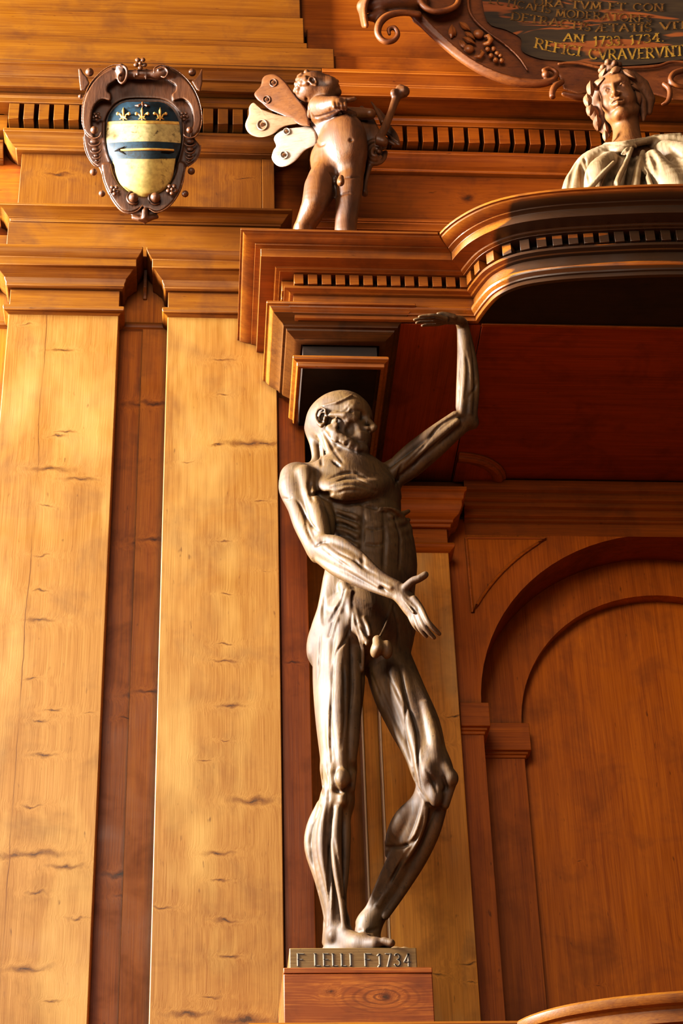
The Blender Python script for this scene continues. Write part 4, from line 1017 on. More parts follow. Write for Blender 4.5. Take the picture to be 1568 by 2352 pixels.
# ------------------------------------------------------------------ winged child standing on the canopy
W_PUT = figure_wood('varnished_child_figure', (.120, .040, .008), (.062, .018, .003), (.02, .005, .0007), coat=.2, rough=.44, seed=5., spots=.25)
W_WING = figure_wood('pale_wing', (.27, .145, .075), (.17, .078, .030), (.07, .026, .008), coat=.15, rough=.45, grain=(.12, 1, 1), seed=6., spots=.2)
W_WIND = figure_wood('brown_wing', (.115, .036, .009), (.065, .018, .0035), (.025, .007, .0015), coat=.15, rough=.45, grain=(.12, 1, 1), seed=7., spots=.2)
W_DRAPE = figure_wood('dark_drapery', (.105, .034, .007), (.055, .017, .003), (.016, .005, .001), coat=.1, rough=.45, seed=8., spots=.2)
YP = -.30
zc = 5.7588
def putto():
    S = Sculpt((.24, -.60, zc - .02), (.72, -.08, 6.76), .0024)
    rp = .00140
    def C(pts, k=.012, sub=False, flat=None):
        w = [(*J(a, b, c), r * rp) for a, b, c, r in pts]
        if len(w) > 2: w = cat4(w, 4)
        S.chain([q[:3] for q in w], [q[3] for q in w], k, sub, flat)
    def E(px, py, Y, f, s, u, k=.03, head=(0, -1, 0), up=(0, 0, 1), sub=False):
        fr = Frame(J(px, py, Y), head, up); S.ell(fr.c, (f, s, u), k, sub, fr.rot)
    Y = YP
    hd = unit((.55, -.83, 0))
    E(786, 335, Y - .03, .100, .074, .120, .03, hd, unit((-.05, 0, 1)))          # belly
    E(796, 365, Y - .03, .070, .060, .075, .03, hd)
    E(760, 275, Y, .066, .066, .085, .03, hd)                     # chest
    E(758, 375, Y + .02, .065, .066, .080, .03, hd)
    C([(738, 275, Y + .02, 18), (734, 320, Y + .03, 18), (738, 370, Y + .03, 22)], .03)
    # standing legs
    C([(752, 385, Y, 34), (738, 420, Y - .01, 37), (729, 455, Y - .02, 34), (720, 480, Y - .005, 30), (704, 515, Y + .03, 24), (697, 535, Y + .04, 22)], .025)
    C([(728, 430, Y - .02, 26), (721, 470, Y - .025, 23)], .02)
    C([(712, 490, Y + .0, 24), (694, 520, Y + .02, 18)], .015)
    C([(806, 395, Y - .02, 31), (803, 430, Y - .03, 32), (799, 470, Y - .02, 29), (795, 505, Y - .005, 27), (793, 535, Y, 25)], .025)
    E(782, 418, Y - .105, .014, .013, .016, .008); C([(783, 408, Y - .105, 7), (783, 418, Y - .118, 6)], .006)
    E(800, 440, Y - .10, .02, .03, .006, .010, sub=True)
    # far leg bottom; feet hidden behind the cornice edge
    for (x, yy, k) in ((694, Y + .045, 0), (794, Y - .0, 1)):
        a = J(x, 530, yy); h = np.array((a[0], a[1], zc + .031)); S.cap(a, h, .030, .028, .015); S.cap(h, h + np.array((.045, -.055, -.006)), .026, .020, .01)
    # shoulders, near arm reaching to the right
    C([(738, 240, Y - .04, 24), (735, 248, Y - .055, 27)], .02)
    C([(734, 246, Y - .06, 28), (752, 246, Y - .10, 26), (770, 240, Y - .13, 20)], .015)
    C([(722, 262, Y - .02, 18), (736, 262, Y - .04, 18)], .02)
    C([(762, 238, Y - .125, 15), (778, 240, Y - .145, 15)], .008)
    for i, (x, y) in enumerate(((766, 238), (774, 237), (783, 237), (791, 236))):
        C([(x, y - 6, Y - .150, 5), (x + 1, y + 6, Y - .158, 5.4), (x + 3, y + 14, Y - .150, 4.6)], .003)
    C([(782, 228, Y - .145, 6), (800, 230, Y - .150, 6.5), (814, 227, Y - .152, 5.5)], .004)
    # far arm holding the bone
    C([(790, 262, Y + .02, 18), (822, 262, Y - .02, 17), (850, 262, Y - .05, 14)], .015)
    C([(785, 250, Y - .10, 8), (800, 258, Y - .10, 9), (812, 262, Y - .09, 8)], .006)
    # neck and thrown-back head seen from below
    C([(742, 262, Y, 24), (736, 225, Y - .005, 24)], .02)
    h = Frame(J(728, 203, Y - .02), unit((.86, -.22, .42)), unit((-.42, -.02, .90)))
    S.ell(h(-.012, 0, .012), (.064, .056, .058), .015, rot=h.rot)
    S.ell(h(.025, 0, -.022), (.046, .046, .046), .02, rot=h.rot)
    for sd in (1, -1):
        S.ell(h(.044, sd * .024, -.028), (.024, .022, .024), .015, rot=h.rot)      # cheeks
        S.ell(h(.062, sd * .019, .006), (.010, .011, .007), .006, True, h.rot)
        S.ell(h(.050, sd * .019, .006), (.010, .010, .009), .003, rot=h.rot)
        e = lambda a, u, o=0: h(-.012 + a, sd * (.055 + o), -.012 + u)
        S.ell(e(0, 0, 0), (.013, .007, .019), .004, rot=h.rot); S.ell(e(.001, .003, .006), (.0085, .006, .013), .003, True, h.rot)
        S.chain([e(.012, .006, .003), e(.008, .018, .005), e(-.005, .020, .006), e(-.013, .008, .006), e(-.010, -.010, .005), e(.0, -.020, .003)], [.0026, .003, .0035, .0035, .004, .0045], .002)
    S.cap(h(.060, 0, .004), h(.072, 0, -.012), .006, .0085, .005)
    S.ell(h(.062, 0, -.036), (.010, .016, .008), .005, rot=h.rot); S.cap(h(.070, -.010, -.033), h(.070, .010, -.033), .0022, .0022, .002, True)
    S.ell(h(.052, 0, -.056), (.015, .018, .013), .008, rot=h.rot)
    TP = (550, 150, 3.92)
    for pts, w, d in (([(820, 960), (850, 1040), (850, 1180), (820, 1300)], 5, 7), ([(830, 980), (900, 1010), (1000, 1010), (1090, 1000)], 3, 3), ([(850, 1060), (870, 1160), (850, 1280)], 5, 9), ([(880, 1180), (960, 1150), (1040, 1150)], 3, 2.4),
                      ([(690, 690), (720, 720), (760, 710)], 3, 3), ([(650, 440), (690, 470), (800, 440), (900, 400)], 4, 4), ([(820, 400), (960, 420), (1040, 470)], 3, 2), ([(600, 290), (620, 400), (640, 520)], 4, 4)):
        S.trace(pts, w * rp, d * rp, TP, .005)
    S.ell(S.hit(806, 322) + np.array((0, -.002, 0)), (.006,) * 3, .006, True)
    rnd = random.Random(3)
    for i in range(70):                                                            # short curls
        th = rnd.uniform(0, 2 * math.pi); ph = rnd.uniform(-.2, 1.0)
        d = np.array((-.75 + .9 * rnd.random() * (1 if ph > .5 else .6), math.sin(th) * .8, ph)); d /= np.linalg.norm(d)
        if d[0] > .35: continue
        q = h(-.012 + d[0] * .062, d[1] * .055, .012 + d[2] * .058); r = rnd.uniform(.007, .011)
        S.ell(q, (r, r, r), .004)
    return S
pt = thing('winged_child', P(745, 520, YP), 'brown carved child with four butterfly wings standing on the canopy', 'statue')
pt.location.z = zc
putto().build('body', W_PUT, pt)
def wing(outline, eyes, Y0, lean, mat, name='wing', thick=.010):
    """outline in px; lean = change of depth per px from the root"""
    rx, ry = outline[0]
    def YY(x, y): return Y0 + lean * (rx - x)
    pts = catmull([(x, y, 0) for x, y in outline + [outline[0]]], 5)[:-1]
    mb = MB()
    n = len(pts); cx = sum(p[0] for p in pts) / n; cy = sum(p[1] for p in pts) / n
    front = []; back = []
    def at(x, y, h): return tuple(P(x, y, YY(x, y) - h))
    rings = [(1.0, 0), (.97, .004), (.9, .006), (.6, .005), (.3, .006)]
    vs = []; fs = []
    for s, h in rings: vs += [at(cx + (p[0] - cx) * s, cy + (p[1] - cy) * s, h) for p in pts]
    vs.append(at(cx, cy, .006)); 
    for r in range(len(rings) - 1): fs += [(r * n + i, r * n + (i + 1) % n, (r + 1) * n + (i + 1) % n, (r + 1) * n + i) for i in range(n)]
    o = (len(rings) - 1) * n; fs += [(o + i, o + (i + 1) % n, len(rings) * n) for i in range(n)]
    b = len(vs); vs += [at(p[0], p[1], -thick) for p in pts]
    fs += [((i + 1) % n, i, b + i, b + (i + 1) % n) for i in range(n)] + [tuple(b + i for i in reversed(range(n)))]
    mb.add(vs, fs)
    w = mb.build(name, mat, pt, smooth=50)
    for (x, y, r) in eyes:
        e = MB(); q = np.array(at(x, y, .0065)); s = px_size(q)
        e.tube([np.array(at(x + r * math.cos(a), y + r * 1.05 * math.sin(a), .0075)) for a in [2 * math.pi * i / 18 for i in range(19)]], r * s * .16, 6, closed_ends=False)
        e.build('eye_ring', mat, w)
        e = MB(); e.tube([at(x, y, .002), at(x, y, .0105)], [r * s * .55, r * s * .38], 12); e.build('eye_spot', W_DRAPE, w)
    return w
wing([(712, 290), (690, 288), (655, 268), (618, 252), (600, 236), (590, 228), (584, 215), (598, 198), (603, 180), (614, 172), (634, 172), (655, 188), (680, 222), (705, 256)], [(612, 229, 8), (627, 190, 8)], YP - .015, .0006, W_WIND)
wing([(705, 282), (682, 285), (650, 292), (628, 308), (600, 316), (574, 308), (563, 288), (571, 264), (572, 246), (583, 236), (600, 250), (640, 264), (675, 270)], [(602, 287, 11)], YP - .005, .0004, W_WING)
W_WHI = figure_wood('lit_wing_tone', (.36, .265, .195), (.27, .175, .11), (.12, .06, .028), coat=.1, rough=.5, grain=(.12, 1, 1), seed=9., spots=.2)  # light on the lower wing put into its colour; other wings kept darker
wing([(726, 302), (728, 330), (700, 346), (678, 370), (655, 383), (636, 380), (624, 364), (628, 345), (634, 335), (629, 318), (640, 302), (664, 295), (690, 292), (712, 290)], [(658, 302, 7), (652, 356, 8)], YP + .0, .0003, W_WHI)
# the far wing peeping out behind the shoulder
wing([(712, 270), (706, 240), (716, 236), (730, 240), (736, 260), (728, 282)], [], YP + .05, .0004, W_WIND)
# dark drapery swinging out on the right
def drape():
    S = Sculpt((.46, -.56, 5.90), (.80, -.06, 6.60), .0026); rp = .0014
    def C(pts, k=.008, sub=False, flat=None):
        w = [(*J(a, b, c), r * rp) for a, b, c, r in pts]
        if len(w) > 2: w = cat4(w, 4)
        S.chain([q[:3] for q in w], [q[3] for q in w], k, sub, flat)
    Y = YP
    C([(820, 258, Y + .02, 10), (840, 280, Y + .0, 16), (856, 310, Y - .01, 20), (876, 335, Y - .015, 14)], .015, flat=((0, 1, 0), .55))
    C([(830, 248, Y + .03, 6), (848, 270, Y + .01, 9), (870, 310, Y - .02, 8), (905, 332, Y - .03, 5)], .006)
    C([(870, 250, Y + .0, 3), (878, 270, Y + .0, 10), (888, 292, Y - .01, 12), (905, 310, Y - .02, 9), (916, 332, Y - .03, 5)], .008, flat=((0, 1, 0), .5))
    C([(851, 232, Y + .01, 2), (866, 255, Y + .0, 5), (878, 280, Y - .02, 6)], .006)
    C([(880, 300, Y - .02, 4), (900, 318, Y - .03, 4), (914, 326, Y - .035, 3)], .004)
    for r, a0 in ((26, 0), (17, 40), (9, 80)):
        C([(862 + r * .9 * math.cos(math.radians(a)), 350 + r * math.sin(math.radians(a)), Y - .02 - .012 * (26 - r) / 10, 5.5) for a in range(a0, a0 + 300, 30)], .004)
    C([(862, 350, Y - .02, 17), (862, 352, Y - .02, 16)], .01, flat=((0, 1, 0), .7))
    C([(838, 330, Y + .01, 16), (836, 380, Y + .01, 10), (832, 420, Y + .0, 7), (838, 445, Y, 8)], .02)
    C([(850, 375, Y - .01, 8), (842, 410, Y - .01, 5), (836, 440, Y - .01, 6)], .008)
    C([(815, 270, Y + .03, 12), (828, 300, Y + .02, 22), (832, 345, Y + .02, 20)], .02)
    return S
drape().build('drapery', W_DRAPE, pt)
# the thigh bone the child holds out
def bone():
    S = Sculpt((.56, -.56, 6.05), (.82, -.12, 6.70), .0024); rp = .0014
    def C(pts, k=.008): S.chain([J(a, b, c) for a, b, c, r in pts], [r * rp for a, b, c, r in pts], k)
    Y = YP - .075
    C([(872, 318, Y, 11), (884, 292, Y, 10), (898, 258, Y, 9), (907, 232, Y, 10), (915, 214, Y, 12)], .01)
    C([(926, 211, Y - .005, 15), (928, 210, Y, 14)], .012); C([(905, 213, Y - .01, 10), (904, 215, Y - .012, 9)], .010); C([(918, 203, Y, 10), (919, 202, Y, 9)], .012)
    C([(866, 322, Y, 12), (880, 326, Y, 12)], .01)
    return S
bn = bone().build('thigh_bone', W_PUT)
tag(bn, 'carved thigh bone with a knobbed end, held out by the winged child', 'bone')
# ------------------------------------------------------------------ draped woman seated on the bowed part of the canopy
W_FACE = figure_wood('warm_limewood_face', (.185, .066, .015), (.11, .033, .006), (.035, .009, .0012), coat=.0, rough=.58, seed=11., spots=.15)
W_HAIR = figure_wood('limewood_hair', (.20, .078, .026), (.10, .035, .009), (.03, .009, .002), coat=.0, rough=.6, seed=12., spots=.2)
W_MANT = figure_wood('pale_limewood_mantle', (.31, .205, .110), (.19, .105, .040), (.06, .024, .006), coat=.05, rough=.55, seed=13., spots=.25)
YW = -.40
TW = (1260, 120, 5.09)
hw = Frame(P(1421, 224, YW - .03), unit((-.40, -.84, -.30)), unit((-.20, -.3, 1)))
def woman():
    S = Sculpt((1.00, -.66, zc + .005), (1.58, -.16, 6.80), .0019); rp = .0015
    def C(pts, k=.012, sub=False, flat=None):
        w = [(*J(a, b, c), r * rp) for a, b, c, r in pts]
        if len(w) > 2: w = cat4(w, 4)
        S.chain([q[:3] for q in w], [q[3] for q in w], k, sub, flat)
    h = hw; R_ = h.rot
    S.ell(h(-.030, 0, .030), (.088, .070, .082), .02, rot=R_)
    S.ell(h(.030, 0, -.030), (.052, .054, .080), .03, rot=R_)
    S.ell(h(.045, 0, .025), (.036, .054, .045), .02, rot=R_)
    for sd in (1, -1):
        S.chain([h(.078, sd * .010, .018), h(.074, sd * .028, .024), h(.058, sd * .046, .018)], [.006, .006, .005], .008)
        S.ell(h(.084, sd * .029, .002), (.017, .018, .011), .008, True, R_)
        S.ell(h(.064, sd * .029, .001), (.0145, .0145, .0125), .002, False, R_)
        S.chain([h(.074, sd * .014, -.001), h(.0800, sd * .028, .0075), h(.066, sd * .043, .001)], .0030, .0015)
        S.cap(h(.0785, sd * .027, .0005), h(.0788, sd * .027, .0005), .0030, .0030, .001, True)
        S.chain([h(.073, sd * .015, -.003), h(.0765, sd * .028, -.008), h(.066, sd * .042, -.003)], .0022, .002)
        S.ell(h(.050, sd * .036, -.035), (.026, .022, .030), .02, rot=R_)
        S.cap(h(.094, sd * .009, -.032), h(.082, sd * .013, -.030), .0066, .006, .005)
    S.chain([h(.080, 0, .016), h(.090, 0, -.002), h(.102, 0, -.020), h(.107, 0, -.029)], [.0072, .0072, .008, .0088], .007)
    S.cap(h(.104, 0, -.033), h(.090, 0, -.038), .007, .006, .005)
    S.ell(h(.078, 0, -.056), (.014, .024, .018), .010, rot=R_)
    S.chain([h(.080, -.021, -.054), h(.092, -.009, -.049), h(.092, 0, -.051), h(.092, .009, -.049), h(.080, .021, -.054)], [.003, .0048, .0045, .0048, .003], .003)
    S.chain([h(.080, -.016, -.064), h(.090, 0, -.066), h(.080, .016, -.064)], [.0035, .006, .0035], .003)
    S.chain([h(.084, -.020, -.0565), h(.094, 0, -.0575), h(.084, .020, -.0565)], .0028, .001, True)
    S.ell(h(.072, 0, -.092), (.019, .021, .016), .010, rot=R_)
    S.chain([h(-.005, .052, -.050), h(.030, .044, -.078), h(.066, .016, -.098)], [.014, .014, .012], .015)
    S.chain([h(-.005, -.052, -.050), h(.030, -.044, -.078), h(.066, -.016, -.098)], [.014, .014, .012], .015)
    # neck and breast
    C([(1432, 262, YW + .01, 33), (1438, 300, YW + .0, 31), (1440, 335, YW - .01, 36), (1440, 370, YW - .01, 42)], .03)
    C([(1392, 375, YW + .01, 32), (1440, 365, YW - .01, 38), (1490, 365, YW, 34)], .03)
    return S
wm = thing('draped_woman', (1.26, YW, zc), 'carved woman with a leafy wreath and pale draped mantle on the bowed canopy', 'statue')
woman().build('body', W_FACE, wm)
def hair():
    S = Sculpt((.98, -.64, 6.28), (1.58, -.16, 6.80), .0020); h = hw; R_ = h.rot
    S.ell(h(-.042, 0, .040), (.092, .080, .086), .01, rot=R_)
    S.ell(h(-.050, 0, -.015), (.070, .076, .075), .02, rot=R_)
    for sd in (1, -1):
        for i in range(5):
            S.chain([h(.058 - .004 * i, sd * .004, .068 + .005 * i), h(.046 - .012 * i, sd * .040, .058 + .004 * i), h(.014 - .012 * i, sd * .068, .022), h(-.012 - .012 * i, sd * .074, -.030 - .006 * i)],
                    [.008, .012, .012, .009], .004)
        S.chain([h(.010, sd * .066, -.010), h(.0, sd * .072, -.045), h(-.01, sd * .066, -.085), h(-.006, sd * .060, -.110)], [.013, .016, .012, .005], .006)
    S.chain([h(.02, -.066, .05), h(-.01, -.086, .02), h(-.03, -.092, -.03), h(-.03, -.082, -.075)], [.018, .024, .024, .012], .01)
    S.chain([h(.02, .064, .05), h(-.002, .084, .01), h(-.010, .088, -.04), h(-.008, .080, -.09), h(0, .068, -.125)], [.016, .021, .021, .016, .008], .008)
    S.ell(h(.020, 0, .098), (.040, .036, .024), .012, rot=R_)
    for i in range(9):
        a = i * .7; S.ell(h(.030 + .03 * math.cos(a), .032 * math.sin(a), .105 + .006 * math.cos(3 * a)), (.013, .012, .011), .004, rot=R_)
    S.ell(h(.075, 0, -.02), (.058, .050, .075), .006, True, R_)
    return S
hs = hair(); hs.build('hair', W_HAIR, wm)
# wreath leaves
def leaf(at, L, W, mat, parent, name='wreath_leaf'):
    """at(u, v) -> world base position function in a leaf frame: origin o, along a, across b, normal n"""
    o, a, b, n = at; mb = MB(); N = 7; vs = []; fs = []
    for i in range(N + 1):
        t = i / N; w = W * math.sin(math.pi * min(1, t * .92 + .05)) ** .8 * (1 - .25 * t)
        c = np.array(o) + a * L * t + n * (.012 * math.sin(t * 2.6) * L / .05)
        for j, s in enumerate((-1, -.5, 0, .5, 1)): vs.append(c + b * w * s + n * (-.006 * s * s + (.0025 if j == 2 else 0)) * L / .05)
    for i in range(N):
        for j in range(4): fs.append((i * 5 + j, i * 5 + j + 1, (i + 1) * 5 + j + 1, (i + 1) * 5 + j))
    m = len(vs); vs += [np.array(v) - n * .004 for v in vs]; fs += [tuple(m + k for k in reversed(f)) for f in fs]
    rim = [i * 5 for i in range(N + 1)] + [N * 5 + j for j in range(1, 5)] + [i * 5 + 4 for i in reversed(range(N))] + [3, 2, 1]
    fs += [(rim[i], rim[(i + 1) % len(rim)], m + rim[(i + 1) % len(rim)], m + rim[i]) for i in range(len(rim))]
    mb.add(vs, fs); return mb.build(name, mat, parent, smooth=60)
for (x, y, dx, dy, L, W, Y) in ((1356, 212, -.05, -1, .062, .014, -.03), (1350, 238, -.12, -1, .055, .015, -.03), (1372, 196, .7, -.8, .060, .016, -.06), (1392, 188, .9, -.35, .065, .014, -.09),
                                (1366, 268, -.35, -1, .060, .017, -.03), (1372, 288, -.1, -1, .055, .015, -.035), (1354, 258, .1, -1, .05, .014, -.02), (1384, 172, .4, -.9, .055, .013, -.05),
                                (1432, 190, .95, .12, .055, .014, -.10), (1452, 198, .9, .55, .055, .013, -.085), (1462, 220, .3, 1, .055, .014, -.06), (1408, 166, .9, -.5, .05, .015, -.07), (1440, 168, .8, .5, .055, .013, -.07),
                                (1390, 318, -.05, -1, .042, .010, -.02), (1392, 300, -.2, -1, .04, .009, -.02)):
    o = hs.hit(x, y); q = hs.hit(x + 14 * dx, y + 14 * dy)
    v = unit(CAM - P(x, y, YW))
    o = P(x, y, YW - .02 + Y) if o is None else o
    if q is None or np.linalg.norm(q - o) > .06: q = P(x + 14 * dx, y + 14 * dy, o[1])
    a = unit(q - o); b = unit(np.cross(v, a)); n = unit(np.cross(a, b)); n = n if n @ v > 0 else -n
    leaf((o - a * L * .35 + n * .008, a, b, n), L, W * 1.15, W_HAIR, wm)
def mantle():
    S = Sculpt((1.02, -.70, zc + .005), (1.60, -.14, 6.46), .0026); rp = .0015
    def C(pts, k=.012, sub=False, flat=None):
        w = [(*J(a, b, c - .028), r * rp) for a, b, c, r in pts]
        if len(w) > 2: w = cat4(w, 4)
        S.chain([q[:3] for q in w], [q[3] for q in w], k, sub, flat)
    # shoulders and sleeve masses
    C([(1412, 342, YW - .04, 12), (1385, 352, YW - .04, 18), (1352, 374, YW - .03, 24), (1332, 405, YW - .02, 26), (1318, 440, YW - .01, 28), (1312, 540, YW, 34), (1312, 640, YW, 40)], .02)
    C([(1400, 366, YW - .06, 18), (1378, 392, YW - .085, 28), (1372, 420, YW - .09, 30), (1378, 480, YW - .06, 34)], .018)
    C([(1470, 338, YW, 16), (1520, 334, YW - .02, 24), (1570, 343, YW - .02, 32), (1610, 350, YW - .02, 40)], .03)
    C([(1430, 385, YW + .02, 46), (1440, 480, YW + .02, 80), (1450, 600, YW + .02, 110)], .04)
    C([(1500, 366, YW - .09, 22), (1515, 400, YW - .11, 34), (1545, 440, YW - .12, 44), (1570, 520, YW - .11, 60)], .02)
    C([(1530, 352, YW - .05, 30), (1575, 372, YW - .08, 40), (1590, 430, YW - .10, 56)], .025)
    C([(1392, 336, YW - .04, 9), (1430, 334, YW - .075, 10), (1470, 326, YW - .06, 9), (1520, 318, YW - .02, 10), (1575, 318, YW - .01, 13)], .008)
    C([(1380, 342, YW - .03, 8), (1420, 344, YW - .075, 9), (1455, 338, YW - .075, 8)], .006)
    # fan of folds from the knot at the throat
    C([(1440, 344, YW - .095, 6), (1412, 372, YW - .125, 6), (1376, 408, YW - .145, 6), (1342, 448, YW - .150, 7)], .005)
    C([(1450, 342, YW - .095, 5), (1436, 376, YW - .125, 6), (1420, 410, YW - .145, 7), (1405, 455, YW - .15, 8)], .005)
    C([(1476, 350, YW - .085, 6), (1466, 385, YW - .12, 8), (1460, 425, YW - .14, 9), (1456, 470, YW - .14, 10)], .005)
    C([(1474, 372, YW - .105, 5), (1484, 400, YW - .135, 6), (1496, 435, YW - .15, 7), (1506, 470, YW - .15, 8)], .005)
    for pts, w, d in (([(880, 1150), (800, 1290), (700, 1480), (640, 1640)], 16, 22), ([(860, 1230), (790, 1400), (730, 1640)], 14, 20), ([(1010, 1100), (970, 1300), (930, 1500), (910, 1660)], 12, 22),
                      ([(1110, 1390), (1125, 1500), (1140, 1640)], 10, 18), ([(1180, 1150), (1240, 1260), (1270, 1400)], 12, 8), ([(412, 1230), (435, 1340), (480, 1560)], 4, 7),
                      ([(330, 1260), (270, 1400), (230, 1600)], 10, 8), ([(380, 1290), (390, 1420), (400, 1620)], 9, 9), ([(640, 1070), (760, 1060), (900, 1030)], 3, 3), ([(930, 1040), (1100, 1000), (1300, 960)], 3.5, 4),
                      ([(600, 1110), (740, 1110), (860, 1080)], 3, 2.4), ([(1400, 1090), (1470, 1180), (1568, 1220)], 8, 6), ([(1310, 1380), (1300, 1540)], 2, 2)):
        S.trace(pts, w / 1.6 * rp, d / 1.35 * rp, TW, .006)
    return S
mantle().build('mantle', W_MANT, wm)
# ------------------------------------------------------------------ painted coat of arms in a carved scroll frame
W_SHF = figure_wood('carved_brown_frame', (.095, .031, .008), (.050, .015, .0035), (.015, .0045, .0008), coat=.25, rough=.40, seed=21., spots=.15)
BLUE = flat_paint('dark_blue_paint', (.009, .024, .036), .45, ((.006, .009, .010), .50))
GOLD = flat_paint('gold_leaf', (.60, .32, .07), .35, spec=.6)
SILV = flat_paint('worn_pale_gold_leaf', (.42, .30, .115), .45, ((.09, .055, .018), .57))
OLDG = flat_paint('worn_gold_leaf', (.46, .31, .085), .42, ((.14, .08, .02), .60))
SX, SY, SS = 170, 120, 5.058
def ysh(py): return -.225 + (py - 140) / 380 * .135
def A(cx, cy, h=0.0):
    px, py = SX + cx / SS, SY + cy / SS
    return P(px, py, ysh(py) - h)
SP = .00140 / SS      # metres per crop unit
def shinv(X, Y, Z):
    q = [MC[i, 0] * (X - CAM[0]) + MC[i, 1] * (Y - CAM[1]) + MC[i, 2] * (Z - CAM[2]) for i in range(3)]
    px, py = 784 + F * q[0] / q[2], 1176 + F * q[1] / q[2]
    return (px - SX) * SS * SP, (py - SY) * SS * SP, ysh(py) - Y
coa = thing('coat_of_arms', A(800, 1000, -.02), 'carved coat of arms with a blue and gold shield hanging on the cornice', 'coat of arms')
LO, HI = (-.66, -.36, 6.18), (.10, .06, 7.05)
def frame():
    S = Sculpt(LO, HI, .0024)
    def PL(pts, h0, h1, k=.004, sub=False, n=3):
        q = catmull([(x, y, 0) for x, y in pts + [pts[0]]], n)[:-1] if n else [(x, y, 0) for x, y in pts]
        S.poly([(p[0] * SP, p[1] * SP) for p in q], shinv, LO, HI, h0, h1, k, sub)
    def C(pts, k=.004, sub=False):
        w = [(*A(x, y, h), r * SP) for x, y, h, r in pts]
        if len(w) > 2: w = cat4(w, 5)
        S.chain([q[:3] for q in w], [q[3] for q in w], k, sub)
    plate_ = [(215, 330), (330, 230), (430, 175), (560, 170), (640, 215), (780, 190), (920, 200), (1050, 150), (1200, 215), (1350, 350), (1445, 520), (1485, 720), (1465, 880), (1395, 985), (1465, 1090), (1450, 1190), (1390, 1280), (1305, 1335), (1275, 1490),
              (1235, 1620), (1150, 1755), (1020, 1850), (930, 1890), (870, 1925), (822, 2005), (770, 1930), (690, 1895), (600, 1875), (530, 1840), (440, 1725), (370, 1590), (325, 1440), (285, 1335), (200, 1270), (140, 1130), (115, 985), (120, 930), (95, 800), (95, 650), (130, 480)]
    PL(plate_, -.022, .012)
    # raised straps on the two sides
    PL([(440, 190), (300, 270), (180, 420), (115, 600), (100, 760), (115, 890), (165, 960), (230, 990), (200, 850), (200, 760), (225, 640), (290, 560), (350, 545), (420, 560), (425, 490), (385, 450), (400, 380), (470, 330), (520, 250)], .0, .040)
    PL([(1080, 190), (1220, 250), (1350, 380), (1440, 560), (1475, 740), (1455, 880), (1400, 960), (1340, 985), (1385, 850), (1385, 740), (1355, 620), (1280, 545), (1220, 545), (1150, 560), (1140, 490), (1180, 450), (1180, 380), (1110, 330), (1060, 260)], .0, .040)
    PL([(330, 1300), (345, 1450), (395, 1590), (465, 1720), (560, 1830), (680, 1850), (780, 1800), (840, 1800), (960, 1850), (1060, 1810), (1160, 1710), (1230, 1580), (1262, 1450), (1290, 1310), (1210, 1280), (1160, 1440), (1080, 1570), (950, 1650), (820, 1680), (680, 1640), (560, 1550), (480, 1440), (440, 1290)], .0, .028)
    # bright thin rims
    C([(545, 145, .065, 11), (450, 150, .060, 11), (330, 215, .055, 11), (200, 350, .052, 11), (125, 510, .050, 11), (92, 680, .050, 11), (97, 830, .050, 11), (150, 960, .050, 12), (220, 1000, .050, 13), (290, 985, .052, 13), (315, 930, .055, 12)])
    C([(930, 240, .065, 12), (940, 180, .065, 12), (1040, 150, .062, 11), (1200, 215, .058, 11), (1340, 345, .054, 11), (1440, 520, .052, 11), (1485, 710, .050, 11), (1475, 860, .050, 11), (1430, 960, .050, 12), (1360, 995, .050, 13), (1285, 970, .052, 13), (1262, 915, .055, 12)])
    C([(110, 975, .03, 11), (125, 1110, .03, 11), (165, 1220, .03, 11), (235, 1315, .03, 12), (300, 1330, .03, 10)])
    C([(1470, 1080, .03, 11), (1458, 1180, .03, 11), (1400, 1270, .03, 11), (1320, 1325, .03, 12)])
    C([(325, 1380, .034, 11), (345, 1490, .036, 12), (395, 1610, .036, 12), (470, 1740, .036, 13), (560, 1845, .036, 14), (650, 1870, .036, 14), (740, 1840, .036, 12), (800, 1770, .036, 10)])
    C([(1290, 1330, .034, 11), (1270, 1480, .034, 11), (1225, 1610, .034, 11), (1150, 1740, .034, 12), (1050, 1830, .034, 12), (950, 1860, .034, 12), (870, 1820, .034, 10)])
    # rolls along the top
    C([(545, 145, .060, 20), (600, 180, .062, 20), (618, 240, .062, 19), (600, 320, .060, 18), (560, 360, .058, 17), (520, 330, .056, 16), (520, 270, .055, 15), (548, 250, .055, 12)], .004)
    C([(520, 180, .045, 40), (560, 250, .040, 60), (540, 320, .035, 40)], .01)
    C([(640, 260, .030, 60), (720, 260, .035, 62), (800, 260, .037, 62), (880, 260, .037, 60), (960, 260, .040, 70), (1060, 240, .042, 75), (1130, 270, .036, 55)], .008)
    C([(705, 200, .045, 9), (700, 300, .045, 9)], .004); C([(840, 200, .045, 14), (835, 310, .045, 14)], .004); C([(735, 200, .05, 8), (735, 310, .05, 8)], .004)
    C([(985, 200, .060, 18), (1050, 180, .062, 16), (1090, 230, .062, 15), (1060, 290, .06, 14), (1010, 280, .058, 12)], .004)
    # horns
    PL([(48, 190), (78, 188), (105, 240), (150, 290), (180, 360), (130, 440), (75, 450), (60, 330)], -.004, .030, .004, n=0)
    PL([(1490, 172), (1490, 360), (1465, 460), (1425, 440), (1360, 330), (1400, 320), (1450, 260)], -.004, .040, .004, n=0)
    # hollow that holds the shield
    PL([(360, 800), (400, 700), (480, 600), (600, 545), (800, 535), (1010, 545), (1130, 600), (1220, 700), (1260, 820), (1262, 1050), (1215, 1250), (1180, 1420), (1090, 1570), (960, 1645), (820, 1680), (670, 1640), (540, 1550), (460, 1420), (420, 1260), (365, 1050)], .004, .08, .004, True)
